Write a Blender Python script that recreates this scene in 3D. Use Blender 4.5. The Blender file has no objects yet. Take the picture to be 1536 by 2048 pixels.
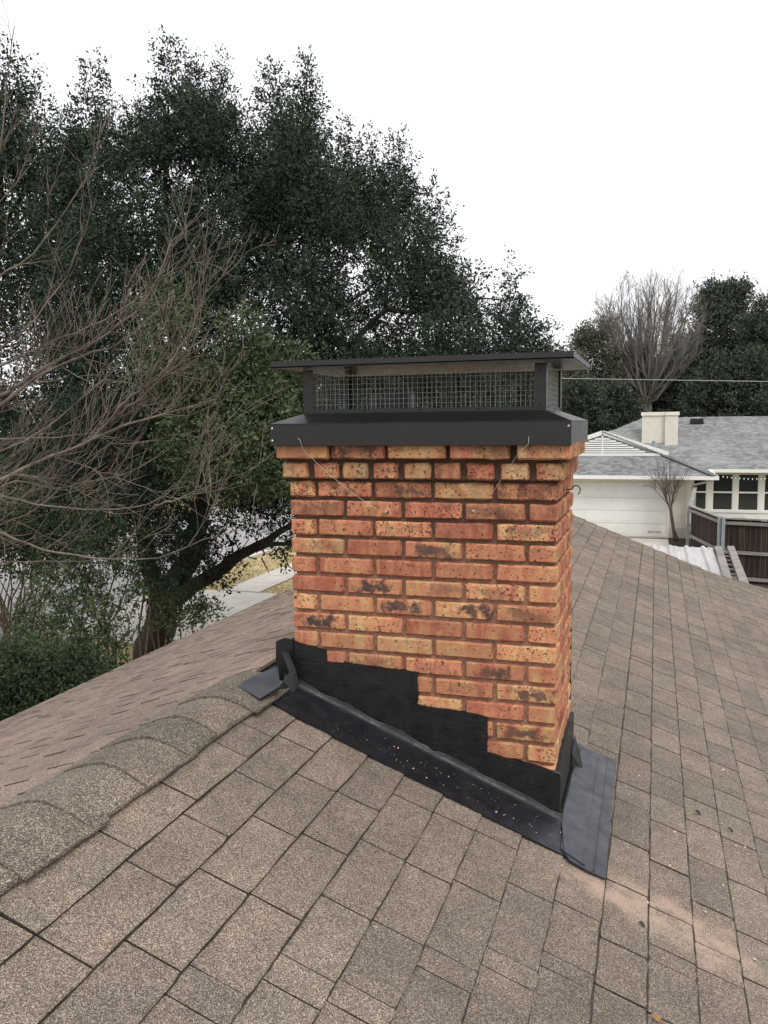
import bpy, math, random
import numpy as np
from mathutils import Matrix, Vector
R = math.radians
S = bpy.context.scene
COL = S.collection
rnd = random.Random(7)
nr = np.random.RandomState(11)

# ------------------------------------------------------------------ camera
CAM = np.array([1.235, -2.733, 0.196]); PITCH = R(6.06); ROLL = -0.0112; YAW = 0.3128; FPX = 1680.0
def mrot(ax, a):
    c, s = math.cos(a), math.sin(a)
    return np.array({'x': [[1,0,0],[0,c,-s],[0,s,c]], 'z': [[c,-s,0],[s,c,0],[0,0,1]]}[ax])
CM = mrot('z', YAW) @ mrot('x', math.pi/2 - PITCH) @ mrot('z', ROLL)
cd = bpy.data.cameras.new('camera'); cam = bpy.data.objects.new('camera', cd); COL.objects.link(cam)
cam.matrix_world = Matrix.Translation(CAM.tolist()) @ Matrix(CM.tolist()).to_4x4()
cd.sensor_fit = 'VERTICAL'; cd.sensor_height = 36.0; cd.lens = 36.0 * FPX / 2048
cd.clip_start = 0.05; cd.clip_end = 1500
S.camera = cam
S.render.resolution_x, S.render.resolution_y = 768, 1024
def ray(x, y): return CM @ np.array([(x-768)/FPX, -(y-1024)/FPX, -1.0])
def at(x, y, Z): return CAM + ray(x, y) * Z                      # point at camera depth Z
def hit(x, y, n, d):                                              # point on a plane n.X = d
    r = ray(x, y); n = np.array(n, float); return CAM + r * ((d - n @ CAM) / (n @ r))

# ------------------------------------------------------------------ world, sun, exposure
SUN_EL, SUN_AZ = 52, 150      # elevation, compass azimuth from +Y clockwise
W = bpy.data.worlds.new('World'); S.world = W; W.use_nodes = True
nt = W.node_tree; nt.nodes.clear()
sky = nt.nodes.new('ShaderNodeTexSky'); sky.sky_type = 'NISHITA'; sky.sun_disc = False
sky.sun_elevation = R(SUN_EL); sky.sun_rotation = R(SUN_AZ); sky.dust_density = 6; sky.air_density = 1.0
hs = nt.nodes.new('ShaderNodeHueSaturation'); hs.inputs['Saturation'].default_value = 0.25
mx = nt.nodes.new('ShaderNodeMix'); mx.data_type = 'RGBA'; mx.inputs[0].default_value = 0.75
mx.inputs[7].default_value = (12.0, 12.1, 12.6, 1)                # even cloud layer
bg = nt.nodes.new('ShaderNodeBackground'); bg.inputs[1].default_value = 0.10
wo = nt.nodes.new('ShaderNodeOutputWorld')
nt.links.new(sky.outputs[0], hs.inputs['Color']); nt.links.new(hs.outputs[0], mx.inputs[6])
nt.links.new(mx.outputs[2], bg.inputs[0]); nt.links.new(bg.outputs[0], wo.inputs[0])
sl = bpy.data.lights.new('sun', 'SUN'); sl.energy = 1.1; sl.angle = R(18); sl.color = (1.0, 0.95, 0.88)
so = bpy.data.objects.new('sun', sl); COL.objects.link(so)
a = R(SUN_AZ); e = R(SUN_EL)
sd = Vector((math.sin(a)*math.cos(e), math.cos(a)*math.cos(e), math.sin(e)))
so.rotation_euler = sd.to_track_quat('Z', 'Y').to_euler()
S.view_settings.view_transform = 'Standard'; S.view_settings.look = 'None'
S.view_settings.exposure = 0.32; S.view_settings.gamma = 1.0; S.view_settings.use_curve_mapping = False
S.render.engine = 'CYCLES'; S.cycles.max_bounces = 5; S.cycles.diffuse_bounces = 3; S.cycles.glossy_bounces = 2
S.cycles.transparent_max_bounces = 4; S.cycles.caustics_reflective = False; S.cycles.caustics_refractive = False

# ------------------------------------------------------------------ materials
class NT:
    def __init__(s, name):
        s.m = bpy.data.materials.new(name); s.m.use_nodes = True; s.t = s.m.node_tree
        s.b = s.t.nodes['Principled BSDF']
    def n(s, typ, **kw):
        nd = s.t.nodes.new('ShaderNode' + typ)
        for k, v in kw.items():
            if hasattr(nd, k): setattr(nd, k, v)
            else: nd.inputs[k].default_value = v
        return nd
    def l(s, a, b): s.t.links.new(a, b)
    def coord(s, which='Position', scale=(1,1,1), loc=(0,0,0)):
        mp = s.n('Mapping'); mp.inputs['Scale'].default_value = scale; mp.inputs['Location'].default_value = loc
        if which == 'Position': s.l(s.n('NewGeometry').outputs['Position'], mp.inputs[0])
        else: s.l(s.n('TexCoord').outputs[which], mp.inputs[0])
        return mp.outputs[0]
    def noise(s, vec, scale, detail=3, rough=.55, dist=0):
        nd = s.n('TexNoise'); nd.inputs['Scale'].default_value = scale; nd.inputs['Detail'].default_value = detail
        nd.inputs['Roughness'].default_value = rough; nd.inputs['Distortion'].default_value = dist
        if vec is not None: s.l(vec, nd.inputs['Vector'])
        return nd.outputs['Fac']
    def ramp(s, fac, stops, interp='LINEAR'):
        nd = s.n('ValToRGB'); cr = nd.color_ramp; cr.interpolation = interp
        while len(cr.elements) < len(stops): cr.elements.new(0.5)
        for el, (p, c) in zip(cr.elements, stops):
            el.position = p; el.color = (*c, 1) if len(c) == 3 else c
        s.l(fac, nd.inputs[0]); return nd.outputs['Color']
    def mix(s, fac, a, b, mode='MIX'):
        nd = s.n('Mix'); nd.data_type = 'RGBA'; nd.blend_type = mode
        for i, v in ((0, fac), (6, a), (7, b)):
            if isinstance(v, bpy.types.NodeSocket): s.l(v, nd.inputs[i])
            elif isinstance(v, tuple): nd.inputs[i].default_value = (*v, 1) if len(v) == 3 else v
            else: nd.inputs[i].default_value = v
        return nd.outputs[2]
    def math(s, op, a, b=None, clamp=False):
        nd = s.n('Math'); nd.operation = op; nd.use_clamp = clamp
        for i, v in ((0, a), (1, b)):
            if v is None: continue
            if isinstance(v, bpy.types.NodeSocket): s.l(v, nd.inputs[i])
            else: nd.inputs[i].default_value = v
        return nd.outputs[0]
    def mr(s, v, a, b, c=0., d=1., smooth=True):
        nd = s.n('MapRange'); nd.interpolation_type = 'SMOOTHSTEP' if smooth else 'LINEAR'
        s.l(v, nd.inputs[0])
        for i, x in ((1, a), (2, b), (3, c), (4, d)): nd.inputs[i].default_value = x
        return nd.outputs[0]
    def bump(s, h, strength=.5, dist=.002):
        nd = s.n('Bump'); nd.inputs['Strength'].default_value = strength; nd.inputs['Distance'].default_value = dist
        s.l(h, nd.inputs['Height']); s.l(nd.outputs[0], s.b.inputs['Normal'])
    def done(s, col=None, rough=.8, spec=.3, metal=0.):
        if isinstance(col, tuple): s.b.inputs['Base Color'].default_value = (*col, 1)
        elif col is not None: s.l(col, s.b.inputs['Base Color'])
        if isinstance(rough, bpy.types.NodeSocket): s.l(rough, s.b.inputs['Roughness'])
        else: s.b.inputs['Roughness'].default_value = rough
        s.b.inputs['Specular IOR Level'].default_value = spec; s.b.inputs['Metallic'].default_value = metal
        return s.m
def hexv(r, g, b): return (r, g, b)
def plain(name, col, rough=.7, var=.25, scale=6., spec=.3, metal=0., bump=0., bscale=40., stretch=(1,1,1)):
    q = NT(name); v = q.coord('Position', stretch)
    f = q.noise(v, scale, 5, .65)
    lo = tuple(c*(1-var) for c in col); hi = tuple(min(1, c*(1+var)) for c in col)
    c = q.ramp(f, [(.3, lo), (.7, hi)])
    if bump: q.bump(q.noise(v, bscale, 4), bump, .004)
    return q.done(c, rough, spec, metal)

def shingle_mat(name, cols, light=1.0, stain=False, gscale=560.):
    q = NT(name); P = q.coord('Position')
    vo = q.n('TexVoronoi'); vo.inputs['Scale'].default_value = gscale; q.l(P, vo.inputs['Vector'])
    g = q.n('SeparateColor'); q.l(vo.outputs['Color'], g.inputs[0])
    gran = q.ramp(g.outputs[0], [(0, tuple(x*.28 for x in cols[0])), (.25, tuple(x*.62 for x in cols[0])), (.55, cols[0]), (.8, cols[1]), (.95, tuple(min(1, x*1.9) for x in cols[1]))])
    # tab to tab tint
    oi = q.n('ObjectInfo'); at_ = q.n('Attribute'); at_.attribute_name = 'tint'
    t = q.math('FRACT', q.math('ADD', oi.outputs['Random'], at_.outputs['Fac']))
    tint = q.ramp(t, [(0, (.84,.83,.83)), (.3, (.94,.92,.89)), (.5, (1.0,.95,.93)), (.75, (1.0,1.0,.97)), (1, (1.08,1.03,1.0))])
    c = q.mix(1.0, gran, tint, 'MULTIPLY')
    f = q.noise(P, 2.3, 6, .7)
    c = q.mix(1.0, c, q.ramp(f, [(.3, (.74,.75,.74)), (.5, (.95,.94,.92)), (.72, (1.2,1.14,1.1))]), 'MULTIPLY')
    f2 = q.noise(q.coord('Position', (1,1,1), (5,3,1)), 14, 4, .7)
    c = q.mix(1.0, c, q.ramp(f2, [(.3, (.84,.84,.85)), (.7, (1.1,1.09,1.08))]), 'MULTIPLY')
    # pale scuffs where granules have gone
    sc = q.noise(q.coord('Position', (5, 1.6, 5), (2,7,0)), 5.0, 3, .6)
    c = q.mix(q.mr(sc, .71, .78, 0, .5), c, (.50,.38,.30))
    if stain:
        sp = q.n('SeparateXYZ'); q.l(P, sp.inputs[0])
        d = q.math('ABSOLUTE', q.math('ADD', q.math('ADD', sp.outputs[1], .27), q.math('MULTIPLY', q.math('SUBTRACT', q.noise(P, 6., 4), .5), .35)))
        band = q.math('MULTIPLY', q.mr(d, .02, .16, 1, 0), q.math('MULTIPLY', q.mr(sp.outputs[0], .93, 1.06), q.mr(sp.outputs[0], 1.45, 1.75, 1, 0)))
        band = q.math('MULTIPLY', band, q.mr(q.noise(P, 9., 4, .7), .34, .62, .1, 1))
        c = q.mix(q.math('MULTIPLY', band, .6), c, (.50,.365,.29))
    c = q.mix(1.0, c, (light, light, light), 'MULTIPLY')
    nd = q.n('Bump'); nd.inputs['Strength'].default_value = .55; nd.inputs['Distance'].default_value = .0012
    q.l(g.outputs[1], nd.inputs['Height']); q.l(nd.outputs[0], q.b.inputs['Normal'])
    return q.done(c, .95, .12)
M = {}
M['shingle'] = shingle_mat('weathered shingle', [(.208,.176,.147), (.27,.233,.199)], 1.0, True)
M['shingle_l'] = shingle_mat('grazing pale shingle', [(.25,.203,.171), (.315,.258,.222)], 1.0)  # left slope copy; paler, pinker look at grazing view is put into the colour
M['ridge'] = shingle_mat('ridge shingle', [(.165,.148,.122), (.235,.212,.180)], .98, gscale=430.)
M['felt'] = plain('roof felt', (.036,.029,.023), .95, .5, 40)
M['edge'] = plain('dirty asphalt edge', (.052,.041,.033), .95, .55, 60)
def nshingle():
    q = NT('grey roof shingle'); P = q.coord('Position')
    at_ = q.n('Attribute'); at_.attribute_name = 'tint'
    c = q.ramp(at_.outputs['Fac'], [(0, (.16,.163,.166)), (.5, (.225,.228,.23)), (1, (.30,.302,.305))])
    f = q.noise(P, .55, 5, .65)
    c = q.mix(q.mr(f, .45, .7, 0, .5), c, (.37,.375,.36))
    c = q.mix(1.0, c, q.ramp(q.noise(P, 40, 3), [(.3, (.8,.8,.8)), (.7, (1.15,1.15,1.15))]), 'MULTIPLY')
    return q.done(c, .95, .1)
M['nshingle'] = nshingle()

def brick_mat():
    q = NT('old tumbled brick')
    oi = q.n('ObjectInfo'); oc = q.coord('Object')
    off = q.n('CombineXYZ'); q.l(q.math('MULTIPLY', oi.outputs['Random'], 37.), off.inputs[0]); q.l(q.math('MULTIPLY', oi.outputs['Random'], 91.), off.inputs[1])
    va = q.n('VectorMath'); va.operation = 'ADD'; q.l(oc, va.inputs[0]); q.l(off.outputs[0], va.inputs[1])
    v = va.outputs[0]
    sc = q.n('VectorMath'); sc.operation = 'MULTIPLY'; q.l(v, sc.inputs[0]); sc.inputs[1].default_value = (1, 1, .28)
    band = q.noise(sc.outputs[0], 21, 3, .55, .4)
    sep = q.n('SeparateColor'); q.l(oi.outputs['Color'], sep.inputs[0])
    fac = q.math('ADD', q.mr(band, .3, .7, -.5, .5, False), sep.outputs[1])
    c = q.ramp(fac, [(.0, (.40,.135,.085)), (.28, (.50,.205,.12)), (.5, (.54,.25,.135)), (.72, (.57,.31,.15)), (1, (.58,.38,.20))])
    c = q.mix(q.mr(q.noise(v, 60, 4, .7), .3, .7, 0, .45), c, q.mix(1., c, (.68,.58,.5), 'MULTIPLY'))
    # kiln-burnt centre
    so_ = q.n('SeparateXYZ'); q.l(oc, so_.inputs[0])
    dx = q.math('ABSOLUTE', q.math('ADD', so_.outputs[0], q.math('MULTIPLY', q.math('SUBTRACT', sep.outputs[2], .5), .12)))
    dz = q.math('ABSOLUTE', so_.outputs[2])
    nb = q.noise(v, 34, 4, .65)
    m = q.math('MULTIPLY', q.mr(q.math('ADD', dx, q.math('MULTIPLY', q.math('SUBTRACT', nb, .5), .20)), .03, .085, 1, 0), q.mr(q.math('ADD', dz, q.math('MULTIPLY', q.math('SUBTRACT', nb, .5), .09)), .008, .026, 1, 0))
    c = q.mix(q.math('MULTIPLY', q.math('MULTIPLY', m, sep.outputs[0]), .97), c, (.055,.045,.045))
    # dark soot / grime on upper courses, carried by alpha
    gr = q.math('MULTIPLY', q.mr(q.noise(v, 22, 5, .75), .42, .66), oi.outputs['Alpha'])
    c = q.mix(q.math('MULTIPLY', gr, .92), c, (.05,.034,.028))
    hb = q.n('HueSaturation'); q.l(q.mr(oi.outputs['Random'], 0, 1, .80, 1.22, False), hb.inputs['Value']); hb.inputs['Saturation'].default_value = .99; q.l(c, hb.inputs['Color']); c = hb.outputs[0]
    # pits
    vo = q.n('TexVoronoi'); vo.inputs['Scale'].default_value = 150.; q.l(v, vo.inputs['Vector'])
    sz = q.n('SeparateColor'); q.l(vo.outputs['Color'], sz.inputs[0])
    pn = q.math('ADD', q.noise(v, 115, 2.5, .55, .6), q.math('ADD', q.math('MULTIPLY', q.noise(v, 16, 2), .16), q.math('ADD', q.math('MULTIPLY', oi.outputs['Alpha'], .05), q.math('MULTIPLY', oi.outputs['Random'], .07))))
    pit = q.mr(pn, .745, .80)
    c = q.mix(q.math('MULTIPLY', pit, .88), c, (.065,.035,.022))
    # pale mortar smears
    sm = q.noise(v, 26, 5, .8)
    c = q.mix(q.mr(sm, .60, .70, 0, .45), c, (.60,.42,.29))
    c = q.mix(q.mr(q.noise(v, 9, 3), .45, .7, 0, .35), c, (.40,.16,.10))
    h = q.math('SUBTRACT', q.math('MULTIPLY', q.noise(v, 90, 5, .7), .8), pit)
    q.bump(h, 1.0, .004)
    return q.done(c, .9, .15)
M['brick'] = brick_mat()
def mortar():
    q = NT('sandy brown mortar'); P = q.coord('Position'); z = q.n('SeparateXYZ'); q.l(P, z.inputs[0])
    c = q.ramp(q.noise(P, 55, 5, .75), [(.3, (.16,.085,.06)), (.55, (.30,.165,.115)), (.75, (.42,.26,.18))])
    c = q.mix(q.mr(q.math('ADD', z.outputs[2], q.math('MULTIPLY', q.noise(P, 9), .25)), -.32, .06, 0, .8), c, (.045,.032,.026))
    q.bump(q.noise(P, 160, 4), 1., .004); return q.done(c, .97, .1)
M['mortar'] = mortar()
def tar(name, col, rough, brush):
    q = NT(name); P = q.coord('Position')
    st = q.noise(q.coord('Position', (4, 4, 22)), 2.0, 4, .6, 2.5)
    f = q.noise(P, 9, 5, .7)
    c = q.ramp(f, [(.3, tuple(x*.8 for x in col)), (.7, tuple(x*1.3 for x in col))])
    dust = q.noise(P, 300, 2, .6)
    c = q.mix(q.math('MULTIPLY', q.mr(dust, .68, .74), q.mr(q.noise(P, 5, 3), .45, .65)), c, (.25,.23,.21))
    r = q.mr(q.noise(P, 16, 4), .3, .7, rough*.7, rough*1.5, False)
    c = q.mix(q.mr(q.noise(q.coord('Position', (3, 1, 3), (4,4,4)), 7, 5, .8), .6, .72, 0, .22), c, (.10,.09,.085))
    q.bump(q.math('ADD', q.math('MULTIPLY', st, brush), q.math('MULTIPLY', q.noise(P, 34, 4), .25)), .5, .006)
    return q.done(c, r, .5)
M['tar'] = tar('brushed black flashing paint', (.0040,.0044,.0052), .46, .4)
M['tar_flat'] = tar('black painted apron', (.0062,.0072,.0105), .45, .12)
M['tar_pan'] = tar('sky tinted black pan', (.020,.0235,.032), .36, .12)  # reflected sky painted in: bluer and lighter than the other black flashing
def painted_metal(name, col, rough):
    q = NT(name); P = q.coord('Position')
    f = q.noise(P, 7, 4, .6)
    c = q.ramp(f, [(.3, tuple(x*.88 for x in col)), (.7, tuple(x*1.12 for x in col))])
    sc = q.noise(q.coord('Position', (3, 3, 160)), 1.8, 3, .5)
    r = q.mr(q.noise(P, 30, 4), .3, .7, rough*.85, rough*1.2, False)
    q.bump(q.noise(P, 3.5, 2), .25, .01); return q.done(c, r, .5)
M['cap'] = painted_metal('dark bronze sheet metal', (.0115,.0098,.0104), .36)
M['cap_in'] = plain('unpainted metal', (.45,.45,.45), .35, .1, 8, .5, .8)
M['wire'] = plain('galvanised wire', (.40,.41,.39), .5, .15, 30, .5, .35)
M['rust'] = plain('rusty iron', (.10,.05,.035), .8, .4, 60)
M['bark'] = plain('dark oak bark', (.040,.034,.028), .95, .45, 9, bump=.6, bscale=26)
M['twig'] = plain('bare grey brown twig', (.145,.120,.102), .92, .55, 5)
M['twig2'] = plain('brown twig', (.115,.085,.066), .9, .35, 12)
M['greytwig'] = plain('far grey twig', (.17,.155,.138), .95, .25, 2)
def leaf(name, cols, tr=.2, sc=1.2):
    q = NT(name); P = q.coord('Position')
    at_ = q.n('Attribute'); at_.attribute_name = 'tint'
    c = q.ramp(q.math('ADD', q.math('MULTIPLY', at_.outputs['Fac'], .7), q.math('MULTIPLY', q.noise(P, sc, 3), .3)), [(.1, cols[0]), (.5, cols[1]), (.85, cols[2])])
    q.done(c, .7, .2)
    return q.m
M['leaf_oak'] = leaf('live oak leaf', [(.018,.029,.019), (.027,.042,.027), (.044,.063,.041)])
M['leaf_bush'] = leaf('shrub leaf', [(.034,.050,.023), (.056,.078,.036), (.095,.118,.060)])
M['leaf_hedge'] = leaf('hedge leaf', [(.020,.036,.017), (.034,.054,.026), (.058,.080,.042)])
M['leaf_far'] = leaf('far oak leaf', [(.030,.042,.028), (.046,.061,.041), (.070,.086,.060)], sc=.4)  # far leaves lightened: distance haze is put into their colour
M['leaf_far2'] = leaf('far olive leaf', [(.055,.055,.038), (.082,.080,.058), (.115,.112,.084)], sc=.4)
M['leaf_red'] = leaf('reddish leaf', [(.10,.035,.02), (.16,.06,.03), (.2,.1,.05)])
M['white'] = plain('white paint', (.74,.735,.70), .6, .05, 2)
M['whitecream'] = plain('cream painted brick', (.70,.665,.57), .75, .07, 5, bump=.3)
M['shade_in'] = plain('dark room interior', (.05,.048,.045), .9, .4, 1)
def glass():
    q = NT('window glass'); q.done((.032,.037,.037), .08, .6); return q.m
M['glass'] = glass()
M['fence'] = plain('dark weathered fence board', (.026,.019,.018), .9, .5, 3.2, bump=.4, stretch=(6,6,.6))
M['fence_l'] = plain('fence board grey brown', (.044,.030,.026), .9, .4, 3.2, bump=.4, stretch=(6,6,.6))
M['rail'] = plain('weathered grey rail', (.26,.235,.215), .9, .3, 3, stretch=(1,1,6))
M['galv'] = plain('galvanised steel', (.33,.35,.37), .45, .15, 6, .5, .4)
M['corrug'] = plain('pale corrugated metal', (.50,.475,.46), .5, .2, 1.6, .4, .1, stretch=(9,.7,1))
M['grass'] = plain('dormant lawn', (.42,.345,.185), .98, .35, 3.5, .1, bump=1., bscale=60)
M['ground'] = plain('winter ground', (.22,.19,.09), .98, .5, .35, .1, bump=1., bscale=30)
def concrete(name, col, sc=1.4):
    q = NT(name); P = q.coord('Position')
    c = q.ramp(q.noise(P, sc, 6, .7), [(.3, tuple(x*.82 for x in col)), (.7, tuple(x*1.1 for x in col))])
    c = q.mix(q.mr(q.noise(P, 4.5, 5, .8, 1.), .62, .72, 0, .4), c, tuple(x*.55 for x in col))
    q.bump(q.noise(P, 90, 3), .3, .003); return q.done(c, .92, .2)
M['concrete'] = concrete('pale concrete', (.56,.52,.46)); M['road'] = concrete('grey street concrete', (.34,.325,.315), .6)
M['rbrick'] = plain('house brick wall', (.33,.16,.10), .9, .25, 9)
M['mulch'] = plain('dark mulch', (.05,.035,.028), .98, .5, 8, bump=1.)
M['chip'] = plain('mortar chips', (.52,.42,.34), .95, .3, 50)
M['deadleaf'] = plain('dead leaf', (.24,.14,.07), .8, .4, 60)
M['black'] = plain('black plastic', (.02,.02,.02), .5, .1, 5)
M['bulb'] = plain('white glass bulb', (.8,.8,.78), .3, .02, 5)

# ------------------------------------------------------------------ mesh helpers
class MB:
    def __init__(s): s.v = []; s.f = []; s.t = []; s.tt = 0.5; s.m = []; s.mm = 0
    def add(s, vs, fs):
        o = len(s.v); s.v.extend([tuple(map(float, v)) for v in vs])
        s.f.extend([tuple(i+o for i in f) for f in fs]); s.t.extend([s.tt]*len(fs)); s.m.extend([s.mm]*len(fs)); return s
    def box(s, c, d, m=None):
        x, y, z = [k/2 for k in d]; c = np.array(c, float)
        p = np.array([(-x,-y,-z),(x,-y,-z),(x,y,-z),(-x,y,-z),(-x,-y,z),(x,-y,z),(x,y,z),(-x,y,z)])
        if m is not None: p = p @ np.array(m).T
        return s.add(p + c, [(0,3,2,1),(4,5,6,7),(0,1,5,4),(1,2,6,5),(2,3,7,6),(3,0,4,7)])
    def bb(s, a, b):
        a = np.array(a, float); b = np.array(b, float); return s.box((a+b)/2, np.abs(b-a))
    def beam(s, p, q, w, h, up=(0,0,1)):
        p = np.array(p, float); q = np.array(q, float); d = q-p; L = np.linalg.norm(d); d = d/L
        u = np.array(up, float); sx = np.cross(d, u); sx /= np.linalg.norm(sx); uz = np.cross(sx, d)
        return s.box((p+q)/2, (L, w, h), np.stack([d, sx, uz], 1))
    def tube(s, pts, rad, n=6, cap=True):
        pts = np.array(pts, float); k = len(pts); rad = np.full(k, rad) if np.isscalar(rad) else np.array(rad, float)
        tg = np.gradient(pts, axis=0); tg /= (np.linalg.norm(tg, axis=1, keepdims=True)+1e-9)
        ref = np.array([.31, .17, .93]); 
        if abs(tg[0] @ ref) > .9: ref = np.array([1., 0, 0])
        a1 = np.cross(tg, ref); a1 /= (np.linalg.norm(a1, axis=1, keepdims=True)+1e-9); a2 = np.cross(tg, a1)
        th = np.arange(n)*2*math.pi/n
        ring = pts[:, None] + rad[:, None, None]*(np.cos(th)[None, :, None]*a1[:, None]+np.sin(th)[None, :, None]*a2[:, None])
        fs = []
        for i in range(k-1):
            for j in range(n):
                jj = (j+1) % n; fs.append((i*n+j, i*n+jj, (i+1)*n+jj, (i+1)*n+j))
        if cap: fs.append(tuple(range(n-1, -1, -1))); fs.append(tuple((k-1)*n+j for j in range(n)))
        return s.add(ring.reshape(-1, 3), fs)
    def poly(s, pts, nrm, th):                       # flat polygon plate with thickness
        pts = np.array(pts, float); n = len(pts); nrm = np.array(nrm, float)
        b = pts - nrm*th
        return s.add(np.vstack([pts, b]), [tuple(range(n)), tuple(range(2*n-1, n-1, -1))]+[(i, i+n, (i+1) % n+n, (i+1) % n) for i in range(n)])
WPOS = {}
def tag(o, label=None, cat=None, group=None, kind=None):
    if label: o['label'] = label
    if cat: o['category'] = cat
    if group: o['group'] = group
    if kind: o['kind'] = kind
    return o
def empty(name, loc, label, cat, group=None):
    o = bpy.data.objects.new(name, None); COL.objects.link(o); o.location = [float(x) for x in loc]; o.empty_display_size = .1
    WPOS[o.name] = np.array(loc, float); return tag(o, label, cat, group)
def mesh(name, mb, mat, origin=(0,0,0), smooth=False):
    me = bpy.data.meshes.new(name); v = np.array(mb.v) - np.array(origin)
    me.from_pydata(v.tolist(), [], mb.f)
    at_ = me.attributes.new('tint', 'FLOAT', 'FACE'); at_.data.foreach_set('value', np.array(mb.t, np.float32))
    for m_ in (mat if isinstance(mat, list) else [mat]): me.materials.append(m_)
    if isinstance(mat, list): me.polygons.foreach_set('material_index', mb.m)
    if smooth: me.polygons.foreach_set('use_smooth', [True]*len(me.polygons))
    me.update(); return me
def obj(name, mb, mat, parent=None, kind=None, smooth=False, label=None, bevel=0):
    base = WPOS[parent.name] if parent else (np.array(mb.v).min(0)+np.array(mb.v).max(0))/2 * np.array([1,1,0]) + np.array([0,0,np.array(mb.v)[:,2].min()])
    me = mesh(name, mb, mat, base, smooth)
    o = bpy.data.objects.new(name, me); COL.objects.link(o)
    if parent: o.parent = parent; o.location = (0, 0, 0)
    else: o.location = base.tolist()
    WPOS[o.name] = np.array(base)
    if kind: o['kind'] = kind
    if label: o['label'] = label
    if bevel:
        md = o.modifiers.new('bevel', 'BEVEL'); md.width = bevel; md.segments = 2; md.limit_method = 'ANGLE'
    return o
def inst(name, me, parent, mat4):                       # mat4 in world, parent unrotated
    o = bpy.data.objects.new(name, me); COL.objects.link(o); o.parent = parent
    mm = mat4.copy(); mm.translation = mm.translation - Vector(WPOS[parent.name].tolist()); o.matrix_local = mm
    return o
def npmesh(name, V, F, mat, tint=None):
    """V (n,3), F (m,k) arrays, fast"""
    me = bpy.data.meshes.new(name); n, m, k = len(V), len(F), F.shape[1]
    me.vertices.add(n); me.vertices.foreach_set('co', V.astype(np.float32).ravel())
    me.loops.add(m*k); me.loops.foreach_set('vertex_index', F.astype(np.int32).ravel())
    me.polygons.add(m); me.polygons.foreach_set('loop_start', np.arange(0, m*k, k, dtype=np.int32))
    if tint is not None:
        at_ = me.attributes.new('tint', 'FLOAT', 'FACE'); at_.data.foreach_set('value', tint.astype(np.float32))
    me.materials.append(mat); me.update(calc_edges=True); return me

# ================================================================== SETTING
GZ = -4.44                                            # ground level (the eye is 4.6 m above it)
def struct(name, mb, mat): return obj(name, mb, mat, None, 'structure')
g = MB(); N = 24
gx = np.linspace(-400, 400, N+1)
g.add([(-500,-300,GZ-.02),(500,-300,GZ-.02),(500,900,GZ-.02),(-500,900,GZ-.02)], [(0,1,2,3)]); struct('ground', g, M['ground'])
g = MB(); g.bb((-21.5,-40,GZ-.018), (-12.1,160,GZ-.0)); struct('street', g, M['road'])
g = MB()
for y0, y1 in ((-40, 11.6), (18.2, 160)):
    yy = y0
    while yy < y1:
        ye = min(yy+3, y1); g.bb((-12.1, yy+.006, GZ-.018), (-11.92, ye-.006, GZ+.12)); yy = ye
struct('curb', g, M['concrete'])
g = MB(); g.bb((-21.7,-40,GZ-.018), (-21.5,160,GZ+.12)); struct('curb', g, M['concrete'])
def slab(name, x0, x1, y0, y1, z, nx, ny, mat, parent=None, gap=.012):
    root = struct(name, MB().bb((x0, y0, GZ-.018), (x1, y1, z-.03)), M['mulch'])
    dx = (x1-x0)/nx; dy = (y1-y0)/ny
    for i in range(nx):
        for j in range(ny):
            b = MB(); b.bb((x0+i*dx+gap/2, y0+j*dy+gap/2, z-.028), (x0+(i+1)*dx-gap/2, y0+(j+1)*dy-gap/2, z+rnd.uniform(-.004,.004)))
            obj('slab', b, mat, root)
    return root
slab('sidewalk', -10.15, -9.05, 17.8, 36, GZ+.06, 1, 15, M['concrete'])
slab('driveway', -12.0, -4.2, 12.2, 17.75, GZ+.05, 3, 2, M['concrete'])
slab('neighbour_driveway', -8, 2.05, 24.0, 31.3, GZ+.03, 4, 3, M['concrete'])
# grass verges with blades
def blades(name, rects, n, mat, h=.06, z=GZ+.03, base=True):
    mb = MB()
    if base:
        for (x0, x1, y0, y1) in rects: mb.bb((x0, y0, GZ-.018), (x1, y1, z))
        b = struct(name, mb, mat)
    V = []; tot = sum((r[1]-r[0])*(r[3]-r[2]) for r in rects)
    for (x0, x1, y0, y1) in rects:
        k = int(n*(x1-x0)*(y1-y0)/tot); V.append(np.stack([nr.uniform(x0, x1, k), nr.uniform(y0, y1, k), np.full(k, z)], 1))
    P = np.vstack(V); k = len(P); hh = nr.uniform(.5, 1.2, (k, 1))*h; dr = nr.normal(size=(k, 3)); dr[:, 2] = 0
    w = np.cross(dr, [0, 0, 1.]); w /= np.linalg.norm(w, axis=1, keepdims=True); w *= .012
    tip = P + dr*h*.5 + np.array([0, 0, 1.])*hh
    Vv = np.stack([P-w, P+w, tip], 1).reshape(-1, 3); F = np.arange(3*k).reshape(-1, 3)
    o = bpy.data.objects.new(name+'_blades', npmesh(name, Vv, F, mat, nr.rand(k))); COL.objects.link(o); return o
o = blades('verge', [(-11.9,-10.17,17.8,40), (-9.03,-4.6,17.8,40), (-11.9,-4.4,-8,12.15)], 60000, M['grass'])
o.name = 'lawn_grass'; tag(o, 'short dormant yellow grass beside the sidewalk and driveway', 'grass', kind='stuff')

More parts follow.
